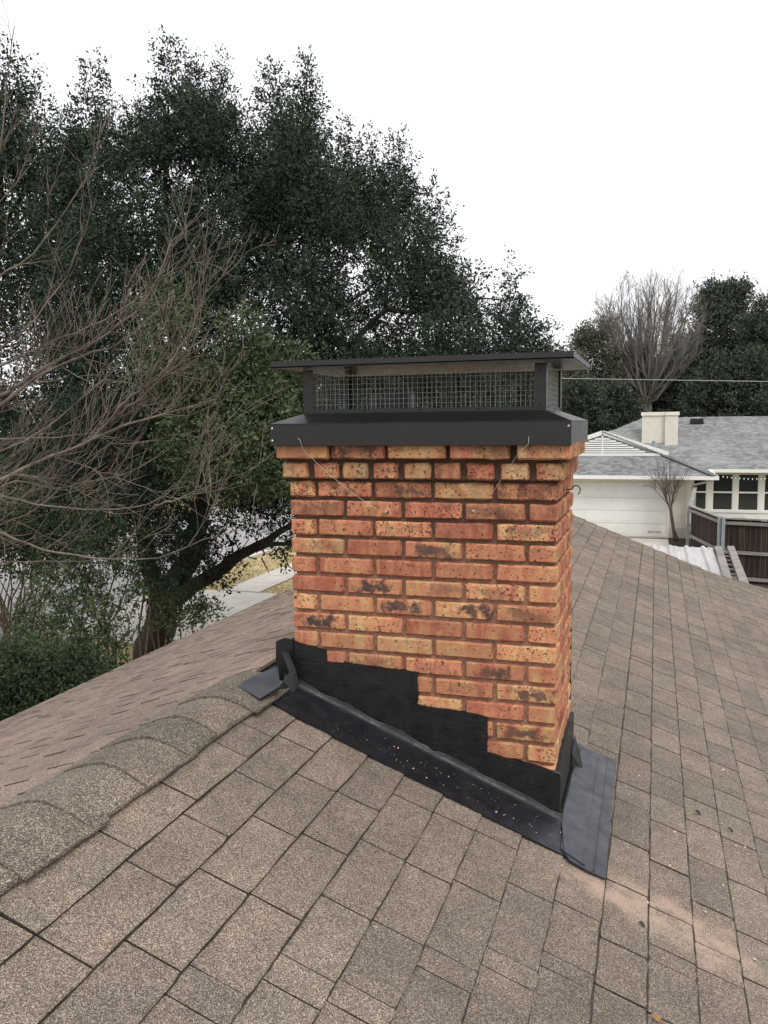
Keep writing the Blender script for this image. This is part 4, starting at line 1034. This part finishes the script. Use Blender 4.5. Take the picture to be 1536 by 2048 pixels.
# gable triangle with louvre slats
gl = MB(); gw = hwid
gl.add([(grx-gw,ybk-.02,zg),(grx+gw,ybk-.02,zg),(grx,ybk-.02,grz-.02)], [(0,1,2)]); obj('gable_backing', gl, M['galv'], nh)
for sg in (-1, 1):
    mb = MB(); mb.beam((grx+sg*gw*1.06, ybk-.07, zg+.05), (grx, ybk-.07, grz-.0), .09, .17); obj('rake_board', mb, M['white'], nh)
mb = MB(); mb.bb((grx-gw*1.0, ybk-.10, zg-.02), (grx+gw*1.0, ybk-.03, zg+.09)); obj('gable_sill', mb, M['white'], nh)
mb = MB(); mb.bb((grx-.03, ybk-.09, zg), (grx+.03, ybk-.05, grz-.12)); obj('gable_post', mb, M['white'], nh)
z = zg+.13
while z < grz-.22:
    half = (grz-.16-z)/s2*1.0
    mb = MB()
    mb.add([(grx-half,ybk-.035,z+.055),(grx+half,ybk-.035,z+.055),(grx+half,ybk-.085,z),(grx-half,ybk-.085,z),(grx-half,ybk-.035,z+.045),(grx+half,ybk-.035,z+.045),(grx+half,ybk-.085,z-.01),(grx-half,ybk-.085,z-.01)],
           [(3,2,1,0),(4,5,6,7),(3,7,6,2),(0,1,5,4),(0,4,7,3),(1,2,6,5)])
    obj('louvre_slat', mb, M['white'], nh); z += .088
# gutters and soffits
def gutter(a_, b_): 
    mb = MB(); mb.beam(a_, b_, .12, .13); obj('gutter', mb, M['white'], nh)
gutter((gxl, GE-.05, ze-.05), (gxr+.06, GE-.05, ze-.05)); gutter((gxr+.05, GE-.1, ze-.05), (gxr+.05, 36.0, ze-.05))
wallb((gxl, GE+.02, ze-.13), (gxr, GY+.3, ze-.10), M['white'], 'soffit')
wallb((2.42, GY+.3, ze-.13), (gxr, 36.5, ze-.10), M['white'], 'soffit')
# main house
ME = 36.3; MW = 36.9; mze = hit(1480, 940, (0,1,0), ME)[2]; mrz = hit(1480,833,(0,1,0),ME+5.4)[2]; MR = ME+5.4
mx0 = hit(1178,876,(0,1,0),MR)[0]-1; mx1 = 16.
rx0 = hit(1288,834,(0,1,0),MR)[0]
roof_plane('main_roof', [(rx0-5.4,ME,mze),(mx1,ME,mze),(mx1,MR,mrz),(rx0,MR,mrz)], nh)
bk = MB(); bk.poly([(mx1,MR+5.4,mze),(rx0-5.4,MR+5.4,mze),(rx0,MR,mrz),(mx1,MR,mrz)], (0,.4,.9), .06); obj('back_roof', bk, M['nshingle'], nh)
roof_plane('hip_roof', [(rx0-5.4,MR+5.4,mze),(rx0-5.4,ME,mze),(rx0,MR,mrz)], nh)
gutter((gxr+.1, ME-.05, mze-.04), (mx1, ME-.05, mze-.04)); wallb((gxr, ME+.02, mze-.13), (mx1, MW+.02, mze-.10), M['white'], 'soffit')
wz = lambda y: hit(1480, y, (0,1,0), MW)[2]; wx = lambda x: hit(x, 990, (0,1,0), MW)[0]
zt1, zm, zb1 = wz(948), wz(985), wz(1021)
wallb((2.4, MW, zt1), (mx1, MW+.15, mze-.05), M['white']); wallb((2.4, MW, GZ), (mx1, MW+.15, zb1), M['white']); wallb((2.3, MW-.04, zb1-.1), (mx1, MW-.001, zb1), M['white'], 'sill')
edges = [(1386,1413),(1425,1465.5),(1476,1517),(1528,1569),(1580,1621),(1632,1673)]
prev = 2.4
for (a_, b_) in edges:
    xa, xe = wx(a_), wx(b_)
    wallb((prev, MW, zb1), (xa, MW+.15, zt1), M['white'], 'window_post'); prev = xe
    fr = MB(); t = .03
    fr.bb((xa, MW+.02, zb1), (xa+t, MW+.07, zt1)); fr.bb((xe-t, MW+.02, zb1), (xe, MW+.07, zt1)); fr.bb((xa+t, MW+.02, zt1-t), (xe-t, MW+.07, zt1)); fr.bb((xa+t, MW+.02, zb1), (xe-t, MW+.07, zb1+t)); fr.bb((xa+t, MW+.015, zm-.035), (xe-t, MW+.07, zm+.035))
    wn = obj('window', fr, M['white'], nh)
    for (za_, ze_) in ((zb1+t, zm-.035), (zm+.035, zt1-t)): obj('pane', MB().bb((xa+t, MW+.04, za_), (xe-t, MW+.05, ze_)), M['glass'], wn)
wallb((prev, MW, zb1), (mx1, MW+.15, zt1), M['white'])
wallb((2.4, MW+.6, GZ), (mx1, MW+.7, mze), M['shade_in'], 'interior_wall')
wallb((mx1, MW, GZ), (mx1+.2, MR+5, mze-.05), M['white']); wallb((rx0-4.6, MR+4.6, GZ), (mx1, MR+4.8, mze-.05), M['whitecream']); wallb((rx0-4.8, ME+.8, GZ), (rx0-4.6, MR+4.8, mze-.05), M['whitecream'])
# downspout elbow
mb = MB(); dq = [hit(1432,953,(0,1,0),GE), hit(1424,962,(0,1,0),31.4), hit(1400,967,(0,1,0),31.6), hit(1384,971,(0,1,0),31.7)]; mb.tube(dq, .04, 6); obj('downspout', mb, M['white'], nh, smooth=True)
# chimney on the main roof
nz = lambda y: mze+(y-ME)*(mrz-mze)/(MR-ME)
cy = ME+2.6
cxa, cxb, cxm = hit(1284,850,(0,1,0),cy)[0], hit(1356,850,(0,1,0),cy)[0], hit(1330,850,(0,1,0),cy)[0]; ctz = hit(1320,824,(0,1,0),cy)[2]; cbz = hit(1340,899,(0,1,0),cy-.25)[2]
nc = obj('chimney', MB().bb((cxa+.02, cy+.02, nz(cy)-.5), (cxb-.02, cy+1.0, ctz-.02)), M['whitecream'], nh, label='squat cream painted brick chimney on the grey roof')
mb = MB()
def courses(xa, xe, y, z0, z1, proud=.0):
    z = z0; i = 0
    while z < z1:
        xx = xa - (.1 if i % 2 else 0)
        while xx < xe:
            a_, b_ = max(xx, xa), min(xx+.2, xe)
            if b_-a_ > .02: mb.bb((a_, y-proud, z), (b_, y+.03, min(z+.062, z1)))
            xx += .208
        z += .069; i += 1
courses(cxa, cxm, cy, nz(cy)-.3, ctz-.16); courses(cxm+.004, cxb, cy-.25, cbz, ctz-.16)
mb.bb((cxm+.008, cy-.22, cbz), (cxb-.004, cy+.02, ctz-.17))
obj('painted_bricks', mb, M['whitecream'], nc, 'stuff')
mb = MB(); mb.bb((cxa-.05, cy-.06, ctz-.16), (cxm+.0, cy+1.05, ctz-.0)); mb.bb((cxm+.003, cy-.30, ctz-.16), (cxb+.05, cy+1.05, ctz+.0)); mb.bb((cxm, cy-.30, cbz-.02), (cxb+.03, cy+.01, cbz+.1)); obj('cap_course', mb, M['whitecream'], nc)
mb = MB(); mb.bb((cxa+.75, cy+.1, ctz+.09), (cxb-.25, cy+.8, ctz+.12)); mb.tube([(cxa+1.1, cy+.4, ctz-.05), (cxa+1.1, cy+.4, ctz+.1)], .12, 8); obj('flue_cover', mb, M['black'], nc)
# vents
def vent(x, y, Y, w_, h_, mat, name):
    p = hit(x, y, (0,1,0), Y); mb = MB(); mb.bb((p[0]-w_/2, Y-.1, p[2]-h_/2), (p[0]+w_/2, Y+w_*.8, p[2]+h_/2)); mb.bb((p[0]-w_/2-.04, Y-.14, p[2]-h_/2-.03), (p[0]+w_/2+.04, Y+w_*.9, p[2]-h_/2)); obj(name, mb, mat, nh, bevel=.02)
vent(1394, 841, MR-.75, .58, .2, M['black'], 'roof_vent'); vent(1244, 859, 35, .14, .1, M['galv'], 'roof_vent')
p = hit(1307, 893, (0,1,0), 36.5); mb = MB(); mb.tube([p-(0,0,.2), p+(0,0,.22), p+(0,0,.24)], [.06,.06,.09], 8); obj('vent_pipe', mb, M['galv'], nh)
# dark bench under the window wall
mb = MB(); p = hit(1438,1036,(0,1,0),36.2); q_ = hit(1492,1032,(0,1,0),36.2); mb.bb((p[0], 36.0, p[2]-.12), (q_[0], 36.5, p[2])); 
for x in (p[0]+.1, q_[0]-.1): mb.bb((x-.04, 36.1, GZ), (x+.04, 36.2, p[2]-.12))
tag(obj('bench', mb, M['black'], None), 'low black bench under the white framed windows', 'bench')
# string lights
sx0, sx1 = wx(1438), wx(1600); sg = empty('string_lights', (sx0, 36.0, mze-.25), 'string of small white bulbs hanging along the gutter above the windows', 'lights')
pts = [(x, 36.0, mze-.22-.10*abs(math.sin((x-sx0)*1.3))) for x in np.linspace(sx0, sx1, 40)]
mb = MB(); mb.tube(pts, .008, 4); obj('cable', mb, M['black'], sg)
for i in range(1, 40, 2): p = np.array(pts[i]); mb = MB(); mb.tube([p-(0,0,.01), p-(0,0,.05), p-(0,0,.09)], [.010,.024,.008], 6); obj('bulb', mb, M['bulb'], sg)

# small multi-stem tree at the garage corner
cb = np.array([2.06, 30.9, GZ]); cm = empty('crape_myrtle', cb, 'small leafless multi stem tree at the garage corner', 'tree')
rc = random.Random(9); mb = MB()
for (tx, ty) in ((1322,925),(1338,918),(1352,930),(1368,945),(1310,940)):
    f_ = at(1340+(tx-1340)*.12, 1010, 32); limb(mb, cb+(rc.uniform(-.12,.12), 0, 0), f_, .035, .024, .05)
    d = at(tx, ty, 31.8)-f_; L_ = np.linalg.norm(d); d /= L_
    for i in range(3): 
        dd = d+np.array([rc.gauss(0,.18), rc.gauss(0,.18), 0]); sprout(mb, f_, dd/np.linalg.norm(dd), L_*.62, .018, 3, rc, .2)
obj('stems', mb, M['twig2'], cm, smooth=True)
mb = MB(); mb.bb((1.78, 29.6, GZ-.01), (3.2, 31.7, GZ+.035)); struct('planting_bed', mb, M['mulch'])
mb = MB(); mb.bb((1.2, 7.5, GZ-.015), (12, 23.9, GZ+.02)); struct('patio_slab', mb, M['mulch'])

# ================================================================== FENCES
FH = 1.84
def fence(name, A_, B_, label, h0=FH, h1=FH, rails=True, pw=.14, matf=M['fence'], side=1, railz=(.08,.48,.93)):
    A_ = np.array([A_[0], A_[1], GZ]); B_ = np.array([B_[0], B_[1], GZ]); L_ = np.linalg.norm(B_-A_); d = (B_-A_)/L_; n = np.array([d[1], -d[0], 0])*side
    root = empty(name, A_, label, 'fence', 'fences in the yard'); k = int(L_/pw); ang = math.atan2(d[1], d[0])
    base = mesh('picket', MB().bb((0, -.009, 0), (pw-.004, .009, 1)), matf)
    base2 = mesh('picket', MB().bb((0, -.009, 0), (pw-.004, .009, 1)), M['fence_l'] if matf is M['fence'] else matf)
    for i in range(k):
        h = h0+(h1-h0)*i/k - .03 + rnd.uniform(-.012,.012); p = A_+d*pw*i + n*rnd.uniform(-.004,.004)
        m4 = Matrix.Translation(p.tolist()) @ Matrix.Rotation(ang, 4, 'Z') @ Matrix.Diagonal((1,1,h,1)); inst('picket', base if rnd.random() < .7 else base2, root, m4)
    if rails:
        for t in railz:
            mb = MB(); a_ = A_+n*.05+np.array([0,0,h0*t]); b_ = B_+n*.05+np.array([0,0,h1*t]); mb.beam(a_, b_, .045, .09); obj('rail', mb, M['rail'], root)
        mb = MB(); mb.beam(A_+n*.03+(0,0,h0+.0), B_+n*.03+(0,0,h1), .14, .035); obj('top_rail', mb, M['rail'], root)
    j = 0
    for q_ in (A_, B_):
        hq = h0 if j == 0 else h1; j += 1
        mb = MB(); mb.box(q_+n*.11+(0,0,(hq+.03)/2), (.09,.09,hq+.03)); obj('post', mb, M['galv'], root)
    return root
zt2 = GZ+FH
c1_ = hit(1384,1012,(0,0,1),zt2); c2_ = hit(1447,1036,(0,0,1),zt2); c3_ = hit(1536,1040,(0,0,1),zt2); dr = (c3_-c2_)/np.linalg.norm(c3_-c2_)
c4_ = c3_+dr*4
fence('board_fence', c1_, c2_, 'short angled run of dark board fence with grey rails beside the metal patio roof')
fence('board_fence', c2_+dr*.02, c4_, 'long dark board fence with grey rails at the right edge below the windows')
c0_ = np.array([2.75, 31.6, 0])
fence('board_fence', c1_+(0,.06,0), c0_, 'grey fence seen end on running back to the garage corner', FH, 2.05, pw=.14, side=-1, matf=M['galv'])

# patio cover with ladder
zp = -2.1
pa = [hit(1300,1096,(0,0,1),zp), hit(1428,1096,(0,0,1),zp), hit(1447,1152,(0,0,1),zp)]
px1 = pa[1][0]; py1 = pa[1][1]; px0 = px1-3.6; pyn = 8.0
pc = empty('patio_cover', ((px0+px1)/2, (py1+pyn)/2, GZ), 'pale corrugated metal patio roof just beyond the brown shingle edge', 'patio cover')
mb = MB(); xs = np.arange(px0, px1, .035); V = []
prof = lambda x: (.035 if (x-px0) % .28 < .075 else (.010 if .13 < (x-px0) % .28 < .2 else 0))
for y in (pyn, py1): V += [(x, y, zp+prof(x)+(.12*(py1-y)/(py1-pyn)*0)) for x in xs]
n_ = len(xs); mb.add(V+[(v[0], v[1], v[2]-.004) for v in V], [(i, i+1, n_+i+1, n_+i) for i in range(n_-1)]+[(2*n_+i, 3*n_+i, 3*n_+i+1, 2*n_+i+1) for i in range(n_-1)]+[(n_+i, n_+i+1, 3*n_+i+1, 3*n_+i) for i in range(n_-1)])
obj('metal_sheet', mb, M['corrug'], pc)
for x, y in ((px0+.1,pyn+.1),(px1-.1,pyn+.1),(px0+.1,py1-.1),(px1-.1,py1-.1)): obj('post', MB().bb((x-.05,y-.05,GZ), (x+.05,y+.05,zp-.14)), M['rail'], pc)
for y in (pyn+.05, py1-.05): obj('beam', MB().bb((px0,y-.04,zp-.14), (px1,y+.04,zp-.006)), M['rail'], pc)
ld = empty('wooden_ladder', (px1+.3, 11, zp), 'weathered grey wooden ladder frame lying beside the corrugated metal roof', 'ladder')
l1 = (hit(1436,1095,(0,0,1),zp+.03), hit(1453,1153,(0,0,1),zp+.03)); l2 = (hit(1461,1095,(0,0,1),zp+.03), hit(1485,1160,(0,0,1),zp+.03))
for (a_, b_) in (l1, l2):
    d = b_-a_; mb = MB(); mb.beam(a_, b_+d*.4, .115, .06); obj('rail', mb, M['rail'], ld)
for i in range(10):
    t = -.0+i/7; a_ = l1[0]+(l1[1]-l1[0])*t; b_ = l2[0]+(l2[1]-l2[0])*t; a_ = a_-(0,0,.02); b_ = b_-(0,0,.02); mb = MB(); mb.beam(a_, b_, .035, .02); obj('rung', mb, M['rail'], ld)

# ================================================================== BACKGROUND TREES AND WIRES
def far_tree(px_, py_, Z, rpx, label, mat, n, size, name='evergreen_tree', hpx=None, spires=()):
    c = at(px_, 840, Z); base = np.array([c[0], c[1], GZ]); root = empty(name, base, label, 'tree', 'evergreen trees in the distance')
    s = Z/FPX; C = []; Rr = []; hb = hpx or 60
    top = at(px_, py_, Z); R0 = rpx*s; H = top[2]-GZ
    mbt = MB(); limb(mbt, base, (base[0], base[1], GZ+H*.55), R0*.07+.05, R0*.04+.03); 
    k = 46
    for i in range(k):
        a_ = rnd.uniform(0, 6.28); h = rnd.random()**.8; prof_ = math.sqrt(max(0.05, 1-(abs(h-.42)/.62)**2)); rr = R0*prof_*math.sqrt(rnd.random())
        z = GZ+H*.12+H*.80*h; q_ = np.array([base[0]+rr*math.cos(a_), base[1]+rr*math.sin(a_), z]); r_ = R0*rnd.uniform(.22,.36)
        q_[2] = min(q_[2], top[2]-r_*.9)
        C.append(q_); Rr.append((r_, r_, r_*.95)); 
        if i % 5 == 0: limb(mbt, (base[0], base[1], GZ+H*.4), q_, .08, .03)
    for (x, y, l_) in spires:
        for i in range(4): t = i/3; r_ = (.12+.5*t)*l_*s; C.append(at(x+rnd.uniform(-3,3), y+l_*(.15+t), Z)); Rr.append((r_*.8, r_*.8, r_))
    crown(root, 'crown', C, Rr, n, size, mat); obj('trunk', mbt, M['bark'], root, smooth=True); return root
far_tree(1440, 560, 54, 78, 'tall dark evergreen tree behind the grey roof, right of the bare tree', M['leaf_far'], 49400, 0.22, spires=[(1420,565,40),(1445,572,35),(1475,560,45),(1405,600,30)])
far_tree(1545, 590, 50, 90, 'broad dark evergreen at the right edge behind the house', M['leaf_far'], 57000, 0.20)
far_tree(1380, 660, 57, 70, 'dark evergreen close behind the right side of the bare tree', M['leaf_far'], 34200, 0.23)
far_tree(1330, 720, 52, 60, 'low evergreen behind the cream chimney', M['leaf_far'], 26600, 0.22)
far_tree(1470, 700, 47, 85, 'low wide evergreen directly behind the grey ridge', M['leaf_far'], 49400, 0.19)
far_tree(1185, 655, 50, 62, 'olive green tree left of the bare tree, above the gable', M['leaf_far2'], 34200, 0.19, spires=[(1170,650,30),(1210,640,30)])
far_tree(1250, 690, 53, 60, 'olive brown tree behind the lower limbs of the bare tree', M['leaf_far2'], 28500, 0.20)
far_tree(1120, 700, 48, 55, 'green tree beside the chimney cap, above the neighbour gable', M['leaf_far2'], 28500, 0.19, spires=[(1090,690,22)])
far_tree(1160, 760, 44, 55, 'dark shrubby tree low behind the garage roof', M['leaf_far'], 24700, 0.18)
far_tree(1240, 770, 45, 50, 'dark bushy tree low behind the garage ridge', M['leaf_far'], 24700, 0.18)
for i, (x, y, Z, r_, lb) in enumerate(((1000,760,60,80,'distant dark tree seen through the cap mesh on its right half'), (850,765,62,85,'distant dark tree seen through the middle of the cap mesh'), (700,770,62,85,'distant dark tree seen through the cap mesh on its left half'),
      (560,800,55,70,'distant dark tree beyond the street, left of the chimney'), (430,800,60,80,'distant dark tree beyond the street behind the oak trunk'), (280,790,58,80,'distant dark tree beyond the street behind the bare twigs'), (120,790,55,80,'distant dark tree beyond the street at the left'), (-40,780,55,80,'distant dark tree beyond the street past the left edge'))):
    far_tree(x, y, Z, r_, lb, M['leaf_far'], 17100, 0.26)
# bare tree
def bare_tree(name, px_, py_, Z, label, rpx, seed, nl=46, cyp=None, fkp=None):
    """broom shaped leafless crown: limbs fan from the fork to a dome, forking on the way"""
    r = random.Random(seed); c = at(px_, 850, Z); base = np.array([c[0], c[1], GZ]); root = empty(name, base, label, 'tree', 'leafless trees behind the neighbouring house')
    sc_ = Z/FPX; Rd = rpx*sc_; top = at(px_, py_, Z)[2]; cen = np.array([base[0], base[1], top-Rd*1.02]); fz = top-Rd*2.12
    f_ = np.array([base[0], base[1], fz]); mb = MB(); tw = MB(); limb(mb, base, f_, .34, .28, .02)
    for i in range(nl):
        a_ = r.uniform(0, 6.283); cz = r.uniform(-.35, 1.0); rr = math.sqrt(max(0, 1-cz*cz)); k_ = r.uniform(.62, 1.0)
        tgt = cen + np.array([rr*math.cos(a_), rr*math.sin(a_), cz])*Rd*k_
        n = 12; t = np.linspace(0, 1, n)[:, None]
        f0 = f_ + np.array([0,0,1])*Rd*r.uniform(-.3,.45)*(1 if cz > .2 else -.2); P = f0 + (tgt-f0)*np.concatenate([t**.72, t**.72, t**1.2], 1) + np.concatenate([np.cumsum([[r.gauss(0,.07) for _ in range(3)] for _ in range(n)], 0)])*np.sin(t*3.14)**.5
        r0 = r.uniform(.05, .10); rad = r0*(1-t[:, 0])**.8+.010; mb.tube(P, rad, 5, False)
        for j in range(6 if cz > .1 else 4, n):
            T_ = P[j]-P[j-1]; T_ /= np.linalg.norm(T_)
            for q_ in range(4 if j > 5 else 2):
                dd = rotv(T_, r.uniform(.3,.75), r)+np.array([0,0,.18]); dd /= np.linalg.norm(dd)
                L_ = Rd*r.uniform(.14,.30); p_ = P[j-1]+(P[j]-P[j-1])*r.random()
                if np.linalg.norm(p_+dd*L_-cen) > Rd*1.07: L_ *= .5
                s1 = p_+dd*L_*.5+np.array([r.gauss(0,.04) for _ in range(3)]); e1 = p_+dd*L_+np.array([0,0,.06*L_]); tw.tube([p_, s1, e1], [.011,.008,.005], 3, False)
                for w__ in range(4):
                    b0_ = s1 if w__ < 2 else s1+(e1-s1)*.5; d2 = rotv(dd, r.uniform(.3,.7), r); tw.tube([b0_, b0_+d2*L_*.28, b0_+(d2+np.array([0,0,.15]))*L_*.5], [.007,.006,.0045], 3, False)
    obj('trunk', mb, M['greytwig'], root, smooth=True); obj('twigs', tw, M['greytwig'], root, 'stuff'); return root
bare_tree('bare_tree', 1293, 533, 50, 'round topped leafless grey tree behind the cream chimney', 122, 4, 64)
bare_tree('bare_tree', 1515, 565, 62, 'leafless tree top behind the evergreens at the right edge', 62, 8, 26)
def cable(a_, b_, sag, rad, label, mat=M['wire']):
    a_ = np.array(a_); b_ = np.array(b_); t = np.linspace(0, 1, 30)[:, None]; P = a_+(b_-a_)*t; P[:, 2] -= (4*t*(1-t)*sag)[:, 0]
    mb = MB(); mb.tube(P, rad, 5); tag(obj('utility_wire', mb, mat, None), label, 'wire', 'overhead cables')
wa, wb_ = at(1125,757,26), at(1536,763,26); dw = wb_-wa
cable(wa-dw*1.2, wb_+dw*2.4, .0, .0095, 'pale overhead cable crossing in front of the far trees')
wa, wb_ = at(1250,798,40), at(1536,805,40); dw = wb_-wa
cable(wa-dw*1.2, wb_+dw*1.5, .0, .0055, 'thin dark overhead cable just above the grey roof', M['black'])
